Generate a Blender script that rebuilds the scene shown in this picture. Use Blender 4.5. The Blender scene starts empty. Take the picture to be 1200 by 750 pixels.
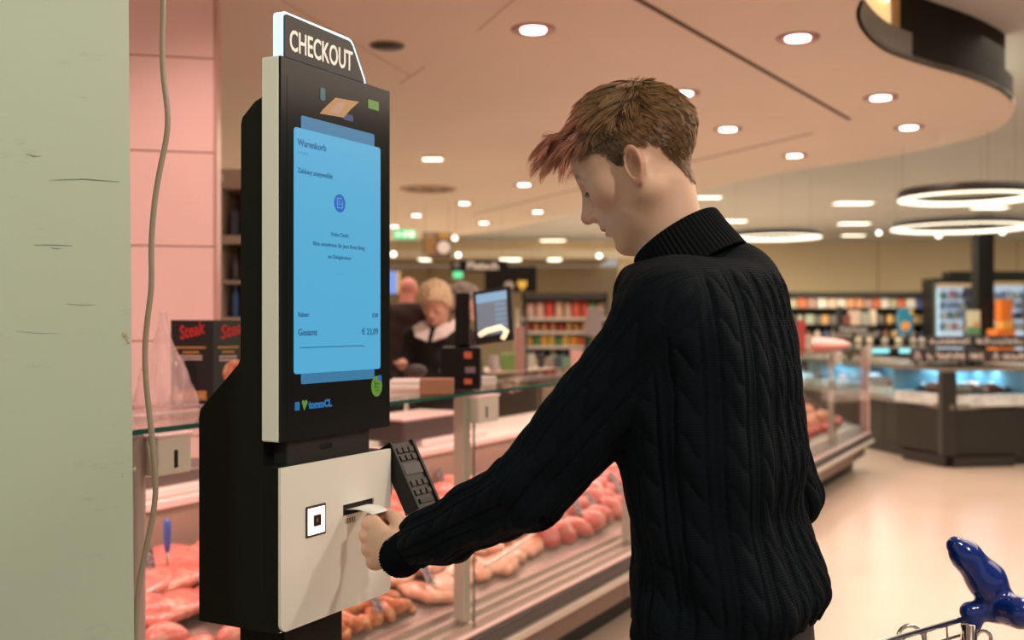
import bpy, bmesh, math, random
import numpy as np
from mathutils import Vector, Matrix

# ---------------------------------------------------------------- camera, world, lights, exposure
sc = bpy.context.scene
FOC = 1250.0; CX, HY, CH = 600.0, 378.0, 1.42
cam_d = bpy.data.cameras.new('camera'); cam = bpy.data.objects.new('camera', cam_d)
sc.collection.objects.link(cam); sc.camera = cam
cam.location = (0, 0, CH); cam.rotation_euler = (math.radians(90), 0, 0)
cam_d.sensor_width = 36.0; cam_d.lens = 36.0*FOC/1200.0
cam_d.shift_y = 3.0/1200.0
cam_d.dof.use_dof = True; cam_d.dof.focus_distance = 1.68; cam_d.dof.aperture_fstop = 3.6
cam_d.clip_start = 0.02; cam_d.clip_end = 200

w = bpy.data.worlds.new('world'); sc.world = w; w.use_nodes = True
bg = w.node_tree.nodes['Background']
bg.inputs[0].default_value = (1.0, 0.88, 0.78, 1); bg.inputs[1].default_value = 0.42

sc.view_settings.view_transform = 'Standard'; sc.view_settings.look = 'None'
sc.view_settings.gamma = 1.0; sc.view_settings.exposure = 0.0
sc.view_settings.use_curve_mapping = False

def lamp(name, kind, loc, energy, color, target=None, **kw):
    d = bpy.data.lights.new(name, kind); d.energy = energy; d.color = color
    for k, v in kw.items(): setattr(d, k, v)
    o = bpy.data.objects.new(name, d); sc.collection.objects.link(o); o.location = loc
    if target is not None:
        o.rotation_euler = (Vector(target)-Vector(loc)).to_track_quat('-Z', 'Y').to_euler()
    return o
WARM = (1.0, 0.83, 0.62); PINK = (1.0, 0.55, 0.50); NEUT = (1.0, 0.90, 0.74)
# ceiling spots behind and beside the photographer (same fittings as the ones in view)
lamp('spot_lamp', 'SPOT', (1.3, 0.1, 2.9), 120, NEUT, (-0.2, 1.8, 1.0), spot_size=1.5, spot_blend=0.7, shadow_soft_size=0.07)
lamp('spot_lamp', 'SPOT', (-1.2, -0.4, 2.9), 85, (0.86, 1.0, 0.80), (-1.1, 1.6, 1.1), spot_size=1.3, spot_blend=0.8, shadow_soft_size=0.15)
lamp('spot_lamp', 'SPOT', (1.6, 2.2, 2.9), 80, NEUT, (0.6, 1.7, 1.2), spot_size=1.6, spot_blend=0.7, shadow_soft_size=0.1)
# large fluorescent fields of the sales floor
lamp('ceiling_field_lamp', 'AREA', (4.5, 14.0, 3.3), 760, (1.0, 0.88, 0.68), (4.5, 14, 0), shape='RECTANGLE', size=8, size_y=14)
lamp('ceiling_field_lamp', 'AREA', (-1.5, 14.0, 2.9), 330, (1.0, 0.80, 0.62), (-1.5, 14, 0), shape='RECTANGLE', size=5, size_y=12)
lamp('ceiling_field_lamp', 'AREA', (3.2, 4.0, 2.9), 110, (1.0, 0.78, 0.62), (3.2, 4.0, 0), shape='RECTANGLE', size=3, size_y=5)

# pink-white spots over the meat counter
for s_ in (-0.2, 1.2, 2.6, 4.2, 6.0, 7.8):
    q_ = Vector((-1.008+0.474*s_-0.88*0.45, 2.03+0.88*s_+0.474*0.45, 2.93))
    lamp('counter_spot', 'SPOT', q_, 95 if s_ < 0 else 48 if s_ < 2 else 34, (1.0, 0.64, 0.58), (q_.x, q_.y, 0), spot_size=2.3, spot_blend=0.6, shadow_soft_size=0.06)
lamp('far_fill_light', 'AREA', (0, 22, 2.9), 420, (1.0, 0.88, 0.68), (0, 22, 0), shape='RECTANGLE', size=10, size_y=6)  # unseen fill light added to lift the far end of the hall
lamp('far_fill_light', 'AREA', (9, 22, 3.3), 520, (1.0, 0.88, 0.66), (9, 22.6, 0), shape='RECTANGLE', size=14, size_y=4)  # second added fill, brightens the back wall on the right
# ---------------------------------------------------------------- helpers
COL = sc.collection
rnd = random.Random(7); rng = np.random.default_rng(7)
def W(px, py, Y): return Vector(((px-CX)/FOC*Y, Y, CH-(py-HY)/FOC*Y))
def WZ(px, py, Z):
    Y = (CH-Z)*FOC/(py-HY); return Vector(((px-CX)/FOC*Y, Y, Z))

def mat(name, col, rough=0.5, metal=0.0, emit=None, es=1.0, bump=0.0, bscale=50.0, var=0.0, vscale=8.0, sss=0.0, coat=0.0, spec=None, sheen=0.0):
    m = bpy.data.materials.new(name); m.use_nodes = True
    nt = m.node_tree; p = nt.nodes['Principled BSDF']
    c = (col[0], col[1], col[2], 1)
    p.inputs['Base Color'].default_value = c; p.inputs['Roughness'].default_value = rough
    p.inputs['Metallic'].default_value = metal
    if spec is not None: p.inputs['Specular IOR Level'].default_value = spec
    if coat: p.inputs['Coat Weight'].default_value = coat; p.inputs['Coat Roughness'].default_value = 0.06
    if sheen: p.inputs['Sheen Weight'].default_value = sheen
    if sss:
        p.inputs['Subsurface Weight'].default_value = sss
        p.inputs['Subsurface Radius'].default_value = (1.0, 0.35, 0.2); p.inputs['Subsurface Scale'].default_value = 0.012
    if emit is not None:
        p.inputs['Emission Color'].default_value = (emit[0], emit[1], emit[2], 1); p.inputs['Emission Strength'].default_value = es
    if bump or var:
        tc = nt.nodes.new('ShaderNodeTexCoord')
    if bump:
        n = nt.nodes.new('ShaderNodeTexNoise'); n.inputs['Scale'].default_value = bscale; n.inputs['Detail'].default_value = 4
        nt.links.new(tc.outputs['Object'], n.inputs['Vector'])
        b = nt.nodes.new('ShaderNodeBump'); b.inputs['Strength'].default_value = bump; b.inputs['Distance'].default_value = 0.01
        nt.links.new(n.outputs['Fac'], b.inputs['Height']); nt.links.new(b.outputs['Normal'], p.inputs['Normal'])
    if var:
        n = nt.nodes.new('ShaderNodeTexNoise'); n.inputs['Scale'].default_value = vscale; n.inputs['Detail'].default_value = 5
        nt.links.new(tc.outputs['Object'], n.inputs['Vector'])
        r = nt.nodes.new('ShaderNodeValToRGB')
        r.color_ramp.elements[0].position = 0.3; r.color_ramp.elements[1].position = 0.7
        r.color_ramp.elements[0].color = tuple(max(0, x*(1-var)) for x in col)+(1,)
        r.color_ramp.elements[1].color = tuple(min(1, x*(1+var)) for x in col)+(1,)
        nt.links.new(n.outputs['Fac'], r.inputs['Fac']); nt.links.new(r.outputs['Color'], p.inputs['Base Color'])
    return m
def glass_mat(name, tint=(0.97, 0.99, 0.98), refl=1.0):
    m = bpy.data.materials.new(name); m.use_nodes = True; nt = m.node_tree; nt.nodes.clear()
    o = nt.nodes.new('ShaderNodeOutputMaterial'); mx = nt.nodes.new('ShaderNodeMixShader')
    t = nt.nodes.new('ShaderNodeBsdfTransparent'); t.inputs[0].default_value = tint+(1,)
    g = nt.nodes.new('ShaderNodeBsdfGlossy'); g.inputs['Roughness'].default_value = 0.02
    f = nt.nodes.new('ShaderNodeFresnel'); f.inputs[0].default_value = 1.45
    ml = nt.nodes.new('ShaderNodeMath'); ml.operation = 'MULTIPLY'; ml.inputs[1].default_value = refl
    ge = nt.nodes.new('ShaderNodeNewGeometry'); sb_ = nt.nodes.new('ShaderNodeMath'); sb_.operation = 'SUBTRACT'; sb_.inputs[0].default_value = refl
    nt.links.new(ge.outputs['Backfacing'], sb_.inputs[1]); nt.links.new(sb_.outputs[0], ml.inputs[1])
    nt.links.new(f.outputs[0], ml.inputs[0]); nt.links.new(ml.outputs[0], mx.inputs[0])
    nt.links.new(t.outputs[0], mx.inputs[1]); nt.links.new(g.outputs[0], mx.inputs[2]); nt.links.new(mx.outputs[0], o.inputs[0])
    return m

def tag(o, label=None, cat=None, group=None, kind=None):
    if label: o['label'] = label
    if cat: o['category'] = cat
    if group: o['group'] = group
    if kind: o['kind'] = kind
    return o
def empty(name, label, cat, loc=(0, 0, 0), rz=0.0, group=None, kind=None):
    o = bpy.data.objects.new(name, None); COL.objects.link(o)
    o.location = loc; o.rotation_euler = (0, 0, rz); o.empty_display_size = 0.1
    return tag(o, label, cat, group, kind)
def link_mesh(name, me, m, parent=None):
    if m is not None:
        me.materials.clear(); me.materials.append(m)
    o = bpy.data.objects.new(name, me); COL.objects.link(o)
    if parent is not None: o.parent = parent
    return o
def copy_tree(o, parent=None):
    c = o.copy(); COL.objects.link(c)
    if parent is not None: c.parent = parent
    for ch in list(o.children): copy_tree(ch, c)
    return c

class MB:
    def __init__(s): s.v = []; s.f = []; s.sm = []
    def add(s, vs, fs, smooth=False, M=None):
        n = len(s.v)
        for p in vs:
            p = Vector(p)
            s.v.append(tuple(M @ p) if M is not None else tuple(p))
        for f in fs: s.f.append(tuple(n+i for i in f)); s.sm.append(smooth)
        return s
    def box(s, x0, x1, y0, y1, z0, z1, M=None):
        vs = [(x, y, z) for x in (x0, x1) for y in (y0, y1) for z in (z0, z1)]
        return s.add(vs, [(0,1,3,2),(4,6,7,5),(0,4,5,1),(2,3,7,6),(0,2,6,4),(1,5,7,3)], False, M)
    def rbox(s, x0, x1, y0, y1, z0, z1, r=0.004, seg=2, M=None):
        bm = bmesh.new(); bmesh.ops.create_cube(bm, size=1.0)
        for v in bm.verts:
            v.co = Vector(((x0+x1)/2+v.co.x*(x1-x0), (y0+y1)/2+v.co.y*(y1-y0), (z0+z1)/2+v.co.z*(z1-z0)))
        bmesh.ops.bevel(bm, geom=bm.edges[:], offset=r, segments=seg, affect='EDGES', profile=0.5)
        bm.verts.index_update()
        s.add([v.co.copy() for v in bm.verts], [[v.index for v in f.verts] for f in bm.faces], False, M); bm.free(); return s
    def prism(s, pts, axis, a0, a1, M=None, r=0.0, smooth=False):
        """outline pts (2-D) extruded along axis from a0 to a1"""
        def P(p, a):
            if axis == 'y': return (p[0], a, p[1])
            if axis == 'x': return (a, p[0], p[1])
            return (p[0], p[1], a)
        n = len(pts)
        vs = [P(p, a0) for p in pts]+[P(p, a1) for p in pts]
        fs = [tuple(range(n)), tuple(range(2*n-1, n-1, -1))]+[(i, (i+1) % n, n+(i+1) % n, n+i) for i in range(n)]
        return s.add(vs, fs, smooth, M)
    def tube(s, path, r, n=8, closed=False, caps=True):
        pts = [Vector(p) for p in path]; N = len(pts)
        rs = r if isinstance(r, (list, tuple)) else [r]*N
        up = Vector((0.13, 0.31, 0.94)); rings = []
        prev = None
        for i in range(N):
            a = pts[(i-1) % N] if (closed or i > 0) else pts[i]; b = pts[(i+1) % N] if (closed or i < N-1) else pts[i]
            t = (b-a).normalized()
            if prev is None:
                nrm = up.cross(t).normalized()
            else:
                nrm = (prev-t*prev.dot(t)).normalized()
            prev = nrm; bn = t.cross(nrm)
            rings.append([pts[i]+(nrm*math.cos(2*math.pi*k/n)+bn*math.sin(2*math.pi*k/n))*rs[i] for k in range(n)])
        vs = [p for rg in rings for p in rg]; fs = []
        for i in range(N if closed else N-1):
            j = (i+1) % N
            for k in range(n): fs.append((i*n+k, i*n+(k+1) % n, j*n+(k+1) % n, j*n+k))
        if caps and not closed: fs += [tuple(range(n-1, -1, -1)), tuple((N-1)*n+k for k in range(n))]
        return s.add(vs, fs, True)
    def lathe(s, prof, n=20, M=None):
        vs = []; fs = []
        for r, z in prof:
            for k in range(n): vs.append((r*math.cos(2*math.pi*k/n), r*math.sin(2*math.pi*k/n), z))
        for i in range(len(prof)-1):
            for k in range(n): fs.append((i*n+k, i*n+(k+1) % n, (i+1)*n+(k+1) % n, (i+1)*n+k))
        fs += [tuple(range(n-1, -1, -1)), tuple((len(prof)-1)*n+k for k in range(n))]
        return s.add(vs, fs, True, M)
    def ell(s, c, r, n=16, m=10, M=None):
        vs = []; fs = []
        for i in range(m+1):
            th = math.pi*i/m
            for k in range(n):
                ph = 2*math.pi*k/n
                vs.append((c[0]+r[0]*math.sin(th)*math.cos(ph), c[1]+r[1]*math.sin(th)*math.sin(ph), c[2]-r[2]*math.cos(th)))
        for i in range(m):
            for k in range(n): fs.append((i*n+k, i*n+(k+1) % n, (i+1)*n+(k+1) % n, (i+1)*n+k))
        return s.add(vs, fs, True, M)
    def mesh(s, name):
        me = bpy.data.meshes.new(name); me.from_pydata(s.v, [], s.f)
        me.polygons.foreach_set('use_smooth', s.sm)
        me.validate(); 
        bm = bmesh.new(); bm.from_mesh(me); bmesh.ops.remove_doubles(bm, verts=bm.verts[:], dist=1e-6)
        bmesh.ops.recalc_face_normals(bm, faces=bm.faces[:]); bm.to_mesh(me); bm.free()
        return me
    def build(s, name, m, parent=None): return link_mesh(name, s.mesh(name), m, parent)

def rrect(x0, x1, z0, z1, r, seg=5, corners=(1, 1, 1, 1)):
    """rounded rectangle; corners: bottom-left, bottom-right, top-right, top-left"""
    out = []
    for (cx, cz, a0, on) in ((x0, z0, 180, corners[0]), (x1, z0, 270, corners[1]), (x1, z1, 0, corners[2]), (x0, z1, 90, corners[3])):
        if not on: out.append((cx, cz)); continue
        ox = cx+(r if cx == x0 else -r); oz = cz+(r if cz == z0 else -r)
        for k in range(seg+1):
            a = math.radians(a0+90*k/seg); out.append((ox+r*math.cos(a), oz+r*math.sin(a)))
    return out
def text_mesh(txt, size, extrude=0.0004, bold=0.0, align='LEFT', shear=0.0, sx=1.0):
    cu = bpy.data.curves.new('text', 'FONT'); cu.body = txt; cu.size = size; cu.extrude = extrude; cu.offset = bold
    cu.align_x = align; cu.shear = shear; cu.resolution_u = 3
    o = bpy.data.objects.new('text', cu); COL.objects.link(o)
    dg = bpy.context.evaluated_depsgraph_get(); me = bpy.data.meshes.new_from_object(o.evaluated_get(dg))
    bpy.data.objects.remove(o); bpy.data.curves.remove(cu)
    me.transform(Matrix.Diagonal((sx, 1, 1, 1)) )
    me.transform(Matrix.Rotation(math.radians(90), 4, 'X'))    # stands up, faces -y
    return me
def put_text(name, txt, size, m, parent, loc, bold=0.0, align='LEFT', sx=1.0, shear=0.0, rz=0.0, extrude=0.0004):
    o = link_mesh(name, text_mesh(txt, size, extrude, bold, align, shear, sx), m, parent)
    o.location = loc; o.rotation_euler = (0, 0, rz); return o

# ---- implicit surfaces, meshed on a sparse grid (surface nets)
def smin(a, b, k):
    h = np.maximum(k-np.abs(a-b), 0)/k; return np.minimum(a, b)-h*h*k*0.25
def smax(a, b, k): return -smin(-a, -b, k)
def cone(P, a, b, ra, rb):
    a = np.array(a, float); b = np.array(b, float); ab = b-a
    t = np.clip(((P-a)@ab)/max(ab@ab, 1e-12), 0, 1)
    return np.linalg.norm(P-a-t[:, None]*ab, axis=1)-(ra+(rb-ra)*t)
def ball(P, c, r): return np.linalg.norm(P-np.array(c, float), axis=1)-r
def ellip(P, c, r, R=None):
    q = P-np.array(c, float)
    if R is not None: q = q@np.array(R)
    r = np.array(r, float); k = np.linalg.norm(q/r, axis=1); g = np.linalg.norm(q/(r*r), axis=1)
    return k*(k-1)/np.maximum(g, 1e-9)
def fev(f, P):
    out = np.empty(len(P))
    for i in range(0, len(P), 300000): out[i:i+300000] = f(P[i:i+300000])
    return out
def sdf_mesh(f, lo, hi, h, levels=4):
    lo = np.array(lo, float); hi = np.array(hi, float)
    n = np.ceil((hi-lo)/(h*2**levels)).astype(int)
    g = np.stack(np.meshgrid(*[np.arange(k) for k in n], indexing='ij'), -1).reshape(-1, 3).astype(np.int64)
    for L in range(levels, -1, -1):
        s = h*2**L
        d = fev(f, lo+(g+0.5)*s); g = g[np.abs(d) < 1.7*s]
        if L > 0:
            off = np.array([(i, j, k) for i in (0, 1) for j in (0, 1) for k in (0, 1)])
            g = (g[:, None, :]*2+off[None]).reshape(-1, 3)
    B = 1 << 20
    key = lambda c: ((c[..., 0]+1)*B+(c[..., 1]+1))*B+(c[..., 2]+1)
    off = np.array([(i, j, k) for i in (0, 1) for j in (0, 1) for k in (0, 1)])
    cor = g[:, None, :]+off[None]
    ku, first, inv = np.unique(key(cor).ravel(), return_index=True, return_inverse=True)
    vals = fev(f, lo+cor.reshape(-1, 3)[first]*h)[inv.ravel()].reshape(-1, 8)
    neg = vals < 0; act = neg.any(1) & (~neg).any(1)
    g = g[act]; vals = vals[act]; neg = neg[act]
    acc = np.zeros((len(g), 3)); cnt = np.zeros(len(g))
    for a in range(8):
        for b in range(a+1, 8):
            if abs(off[a]-off[b]).sum() != 1: continue
            m = neg[:, a] != neg[:, b]
            t = vals[m, a]/(vals[m, a]-vals[m, b])
            acc[m] += off[a]+t[:, None]*(off[b]-off[a]); cnt[m] += 1
    V = lo+(g+acc/cnt[:, None])*h
    kc = key(g); order = np.argsort(kc); ks = kc[order]
    def look(c):
        k = key(c); i = np.clip(np.searchsorted(ks, k), 0, len(ks)-1); ok = ks[i] == k
        return np.where(ok, order[i], -1)
    Q = []
    idx = {(0, 0, 0): 0, (1, 0, 0): 4, (0, 1, 0): 2, (0, 0, 1): 1}
    for ax in range(3):
        e = np.zeros(3, int); e[ax] = 1; u = np.zeros(3, int); u[(ax+1) % 3] = 1; v = np.zeros(3, int); v[(ax+2) % 3] = 1
        m = neg[:, 0] != neg[:, idx[tuple(e)]]; c = g[m]; me = np.nonzero(m)[0]
        q = np.stack([me, look(c-u), look(c-u-v), look(c-v)], 1)
        fl = ~neg[m, 0]; ok = (q >= 0).all(1)
        q[fl] = q[fl][:, ::-1]; Q.append(q[ok])
    return V, np.concatenate(Q)
def arr_mesh(name, V, Q, smooth=True, tint=None, uv=None):
    me = bpy.data.meshes.new(name)
    me.vertices.add(len(V)); me.vertices.foreach_set('co', np.asarray(V, np.float32).ravel())
    n = Q.shape[1]
    me.loops.add(Q.size); me.loops.foreach_set('vertex_index', Q.astype(np.int32).ravel())
    me.polygons.add(len(Q)); me.polygons.foreach_set('loop_start', np.arange(0, Q.size, n, dtype=np.int32))
    try: me.polygons.foreach_set('loop_total', np.full(len(Q), n, np.int32))
    except Exception: pass
    me.update(calc_edges=True); me.validate()
    me.polygons.foreach_set('use_smooth', np.full(len(me.polygons), smooth))
    if tint is not None:
        at = me.color_attributes.new('tint', 'FLOAT_COLOR', 'POINT')
        at.data.foreach_set('color', np.concatenate([tint, np.ones((len(tint), 1))], 1).astype(np.float32).ravel())
    if uv is not None:
        at = me.attributes.new('knit', 'FLOAT_VECTOR', 'POINT')
        at.data.foreach_set('vector', uv.astype(np.float32).ravel())
    return me
def joinarr(parts):
    V = []; Q = []; n = 0
    for v, q in parts: V.append(v); Q.append(q+n); n += len(v)
    return np.concatenate(V), np.concatenate(Q)
def tint_mat(name, rough=0.5, sss=0.0, bump=0.0, bscale=300, spec=0.5, sheen=0):
    m = mat(name, (0.5, 0.5, 0.5), rough, bump=bump, bscale=bscale, sss=sss, spec=spec, sheen=sheen); nt = m.node_tree
    a = nt.nodes.new('ShaderNodeAttribute'); a.attribute_name = 'tint'
    nt.links.new(a.outputs['Color'], nt.nodes['Principled BSDF'].inputs['Base Color']); return m
def sstep(a, b, x):
    t = np.clip((x-a)/(b-a), 0, 1); return t*t*(3-2*t)
# ---------------------------------------------------------------- materials shared
M_black = mat('black_plastic', (0.007, 0.008, 0.008), 0.45, spec=0.3, bump=0.05, bscale=400)
M_blackmetal = mat('black_powder_coat', (0.006, 0.0068, 0.0052), 0.6, spec=0.18, bump=0.08, bscale=600)
M_white = mat('white_plastic', (0.80, 0.78, 0.72), 0.4)
M_plate = mat('off_white_lacquer', (0.78, 0.76, 0.70), 0.42, bump=0.02, bscale=500)
M_steel = mat('brushed_steel', (0.62, 0.56, 0.52), 0.32, 1.0, bump=0.03, bscale=200)
M_chrome = mat('chrome', (0.8, 0.8, 0.8), 0.12, 1.0)
M_alu = mat('aluminium_profile', (0.72, 0.66, 0.62), 0.38, 0.7)
M_glass = glass_mat('clear_glass')
M_edge = mat('green_glass_edge', (0.01, 0.10, 0.075), 0.15)

# ---------------------------------------------------------------- setting
TH = math.atan2(1.0, 673.0/FOC)                    # direction of counter and kiosk
U = Vector((math.cos(TH), math.sin(TH), 0)); V_ = Vector((-math.sin(TH), math.cos(TH), 0))
def struct(o): o['kind'] = 'structure'; return o

m_floor = mat('polished_screed', (0.64, 0.50, 0.41), 0.24, var=0.05, vscale=0.8, bump=0.02, bscale=3)
struct(MB().box(-14, 22, -5, 34, -0.1, 0).build('floor', m_floor))
m_soff = mat('painted_soffit', (0.66, 0.61, 0.535), 0.75, var=0.03, vscale=0.7)
m_ceil = mat('grey_ceiling_panels', (0.44, 0.46, 0.46), 0.8, var=0.05, vscale=0.5)
m_wall = mat('beige_wall', (0.56, 0.46, 0.30), 0.8, var=0.04, vscale=0.5)
# raised main ceiling
struct(MB().box(-14, 22, -5, 25.99, 3.40, 3.55).build('ceiling', m_ceil))
struct(MB().box(-14, 2.6, 26.0, 26.3, 3.12, 3.40).box(-14, 2.6, 26.3, 32, 3.12, 3.2).build('ceiling_rear', m_wall))
# dropped soffit with a free-form edge
Zs = 3.0
edge = [(1013, 0), (1007, 14), (1010, 30), (1022, 46), (1040, 60), (1063, 69), (1100, 80), (1130, 88), (1155, 97), (1177, 107), (1190, 119), (1189, 133), (1170, 153),
        (1133, 164), (1087, 175), (1040, 184), (987, 192), (917, 202), (865, 213), (833, 223), (780, 230), (720, 236), (683, 245), (655, 255), (594, 269), (520, 278), (455, 282)]
ep = [WZ(a, b, Zs) for a, b in edge]
def chaikin(P):
    out = [P[0]]
    for a, b in zip(P[:-1], P[1:]): out += [a*0.75+b*0.25, a*0.25+b*0.75]
    return out+[P[-1]]
ep = chaikin(chaikin(ep))
outline = [(p.x, p.y) for p in ep]+[(-13, 20.8), (-13, -4), (2.3, -4), (2.3, 2.5)]
sof = MB().prism(outline, 'z', Zs, Zs+0.03, smooth=False)
bm = bmesh.new(); me = sof.mesh('ceiling_soffit'); bm.from_mesh(me); bmesh.ops.triangulate(bm, faces=bm.faces[:]); bm.to_mesh(me); bm.free()
struct(link_mesh('ceiling_soffit', me, m_soff))
# metal fascia standing on the soffit edge
m_fas = mat('grey_metal_fascia', (0.30, 0.30, 0.27), 0.4, 0.3)
m_dark = mat('dark_bronze_panel', (0.018, 0.014, 0.009), 0.6, spec=0.1)
def band(pts, z0, z1, t=0.02):
    b = MB(); n = len(pts)
    nr = []
    for i in range(n):
        a = pts[max(0, i-1)]; c = pts[min(n-1, i+1)]; d = (c-a).normalized(); nr.append(Vector((-d.y, d.x, 0)))
    vs = []
    for p, q in zip(pts, nr):
        for dz in (z0, z1):
            for k in (0, t): vs.append((p.x+q.x*k, p.y+q.y*k, dz))
    fs = []
    for i in range(n-1):
        a = 4*i; c = 4*(i+1)
        fs += [(a, a+2, c+2, c), (a+1, c+1, c+3, a+3), (a+2, a+3, c+3, c+2), (a, c, c+1, a+1)]
    fs += [(0, 1, 3, 2), (4*n-4, 4*n-2, 4*n-1, 4*n-3)]
    return b.add(vs, fs, False)
nS = 10*4-3
pts1 = [p for p in ep if p.y < 7.62 and p.x > 1.6][:56]
cut = [i for i, p in enumerate(pts1) if p.x > 2.38][0]
struct(band(pts1[:cut+1], Zs, Zs+0.165).build('trim_1', m_fas))
struct(band(pts1[cut:], Zs, Zs+0.165).build('trim_2', m_dark))
# ceiling joints
m_joint = mat('shadow_joint', (0.06, 0.045, 0.035), 0.8)
def joint(name, a, b, wd, m=m_joint):
    d = (b-a).normalized(); q = Vector((-d.y, d.x, 0))*wd/2
    vs = [a+q, a-q, b-q, b+q]; vs = [(p.x, p.y, Zs-0.003) for p in vs]+[(p.x, p.y, Zs+0.001) for p in vs]
    struct(MB().add(vs, [(0, 1, 2, 3), (7, 6, 5, 4), (0, 4, 5, 1), (1, 5, 6, 2), (2, 6, 7, 3), (3, 7, 4, 0)]).build(name, m))
joint('trim_3', WZ(700, -28, Zs), WZ(996, 140, Zs), 0.035)
m_joint2 = mat('fine_joint', (0.20, 0.14, 0.10), 0.8)
joint('trim_4', WZ(952, 156, Zs), WZ(820, 187, Zs), 0.025, m_joint2)
joint('trim_5', WZ(820, 187, Zs), WZ(555, 251, Zs), 0.025, m_joint2)
m_joint3 = mat('faint_joint', (0.45, 0.33, 0.26), 0.8)
joint('trim_6', WZ(330, 0, Zs), WZ(480, 88, Zs), 0.006, m_joint3)
joint('trim_7', WZ(608, -6, Zs), WZ(560, 36, Zs), 0.006, m_joint3)
joint('trim_8', WZ(498, 78, Zs), WZ(468, 98, Zs), 0.008, m_joint3)
# walls
struct(MB().box(2.61, 22, 26.0, 26.3, 0, 3.4).build('wall_back', m_wall))
struct(MB().box(-14, 5.0, 32, 32.3, 0, 3.1).build('wall_back_left', m_wall))
struct(MB().box(-14, -13.7, -5, 32, 0, 3.4).build('wall_left', m_wall))
struct(MB().box(21.7, 22, -5, 32, 0, 3.4).build('wall_right', m_wall))
for i, X in enumerate((5.5, 8.9, 12.3)):
    struct(MB().box(X, X+0.03, 25.985, 26.0, 2.1, 3.4).build('trim_%d' % (9+i), mat('wall_joint', (0.36, 0.29, 0.19), 0.8)))
# white beam in the far ceiling and dividers
struct(MB().box(-6, 3.2, 24.6, 24.9, 2.92, 3.1).build('ceiling_beam', mat('pale_beam', (0.62, 0.58, 0.46), 0.7)))

# painted pillar in the foreground on the left
m_pil = mat('chipped_green_grey_paint', (0.50, 0.56, 0.44), 0.55, bump=0.10, bscale=14)
nt = m_pil.node_tree; pb = nt.nodes['Principled BSDF']; tc = nt.nodes.new('ShaderNodeTexCoord')
mp = nt.nodes.new('ShaderNodeMapping'); mp.inputs['Scale'].default_value = (6, 6, 22); nt.links.new(tc.outputs['Object'], mp.inputs['Vector'])
n1 = nt.nodes.new('ShaderNodeTexNoise'); n1.inputs['Scale'].default_value = 1.6; n1.inputs['Detail'].default_value = 8; n1.inputs['Roughness'].default_value = 0.7
nt.links.new(mp.outputs[0], n1.inputs['Vector'])
r1 = nt.nodes.new('ShaderNodeValToRGB'); r1.color_ramp.elements[0].position = 0.30; r1.color_ramp.elements[1].position = 0.40
r1.color_ramp.elements[0].color = (0.40, 0.45, 0.36, 1); r1.color_ramp.elements[1].color = (0.47, 0.53, 0.42, 1)
nt.links.new(n1.outputs['Fac'], r1.inputs['Fac']); nt.links.new(r1.outputs['Color'], pb.inputs['Base Color'])
E = W(154, 378, 1.5); fd = Vector((-0.87, -0.5, 0)).normalized(); sd = Vector((-0.5, 0.87, 0)).normalized()
def pil(p, z):
    sh = -0.010*(z-CH)/0.45*0.45
    return Vector((p.x+sh*0.87, p.y, z))
vs = []
for z in (0, 3.0):
    for a, b in ((0, 0), (1.1, 0), (1.1, 0.5), (0, 0.5)): vs.append(pil(E+fd*a+sd*b, z))
pm = MB().add(vs, [(0, 3, 2, 1), (4, 5, 6, 7), (0, 1, 5, 4), (1, 2, 6, 5), (2, 3, 7, 6), (3, 0, 4, 7)])
pil_o = struct(pm.build('wall_pillar', m_pil))
# chips along its corner and at its foot line: plaster flakes as thin relief
m_chip = mat('bare_plaster', (0.46, 0.40, 0.26), 0.9, bump=0.4, bscale=120)
m_crack = mat('paint_crack', (0.22, 0.24, 0.18), 0.9)
nrm = Vector((0.5, -0.87, 0)).normalized()
def facept(px, py):
    # ray onto the pillar face
    d = Vector(((px-CX)/FOC, 1, -(py-HY)/FOC)); o0 = Vector((0, 0, CH)); t = (E-o0).dot(nrm)/d.dot(nrm); return o0+d*t
cb = MB()
for (cx_, cy_, n_, sp) in ((147, 702, 15, 9), (150, 735, 16, 10), (149, 397, 7, 5), (30, 747, 14, 26), (110, 748, 16, 26), (141, 742, 10, 8), (155, 560, 3, 12)):
    for _ in range(n_):
        c = facept(cx_+rnd.uniform(-sp, sp*0.5), cy_+rnd.uniform(-sp, sp)*(0.15 if sp > 12 else 1)); r = rnd.uniform(0.0012, 0.005)
        k = rnd.randint(5, 7); pts = []
        for i in range(k):
            a = 2*math.pi*i/k; rr = r*rnd.uniform(0.5, 1.2); pts.append(c-fd*(rr*math.cos(a))+Vector((0, 0, rr*math.sin(a)*1.2)))
        vs = [p+nrm*0.0002 for p in pts]+[c+nrm*0.0015]
        cb.add(vs, [(i, (i+1) % k, k) for i in range(k)])
tag(cb.build('plaster_flakes', m_chip, pil_o), kind='stuff')
for (a, b) in (((120, 463), (150, 459)), ((60, 290), (72, 291)), ((78, 356), (112, 357)), ((58, 211), (140, 213)), ((40, 287), (85, 288)), ((120, 480), (136, 620)), ((136, 740), (149, 690)), ((18, 388), (70, 391)), ((30, 180), (48, 183)), ((96, 520), (118, 512)), ((70, 630), (92, 626))):
    p0 = facept(*a); p1 = facept(*b); md = (p0+p1)/2+Vector((0, 0, rnd.uniform(-0.003, 0.003)))
    MB().tube([p0, md, p1], [0.0002, 0.0005, 0.0002], 4).build('paint_crack', m_crack, pil_o)

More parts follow.
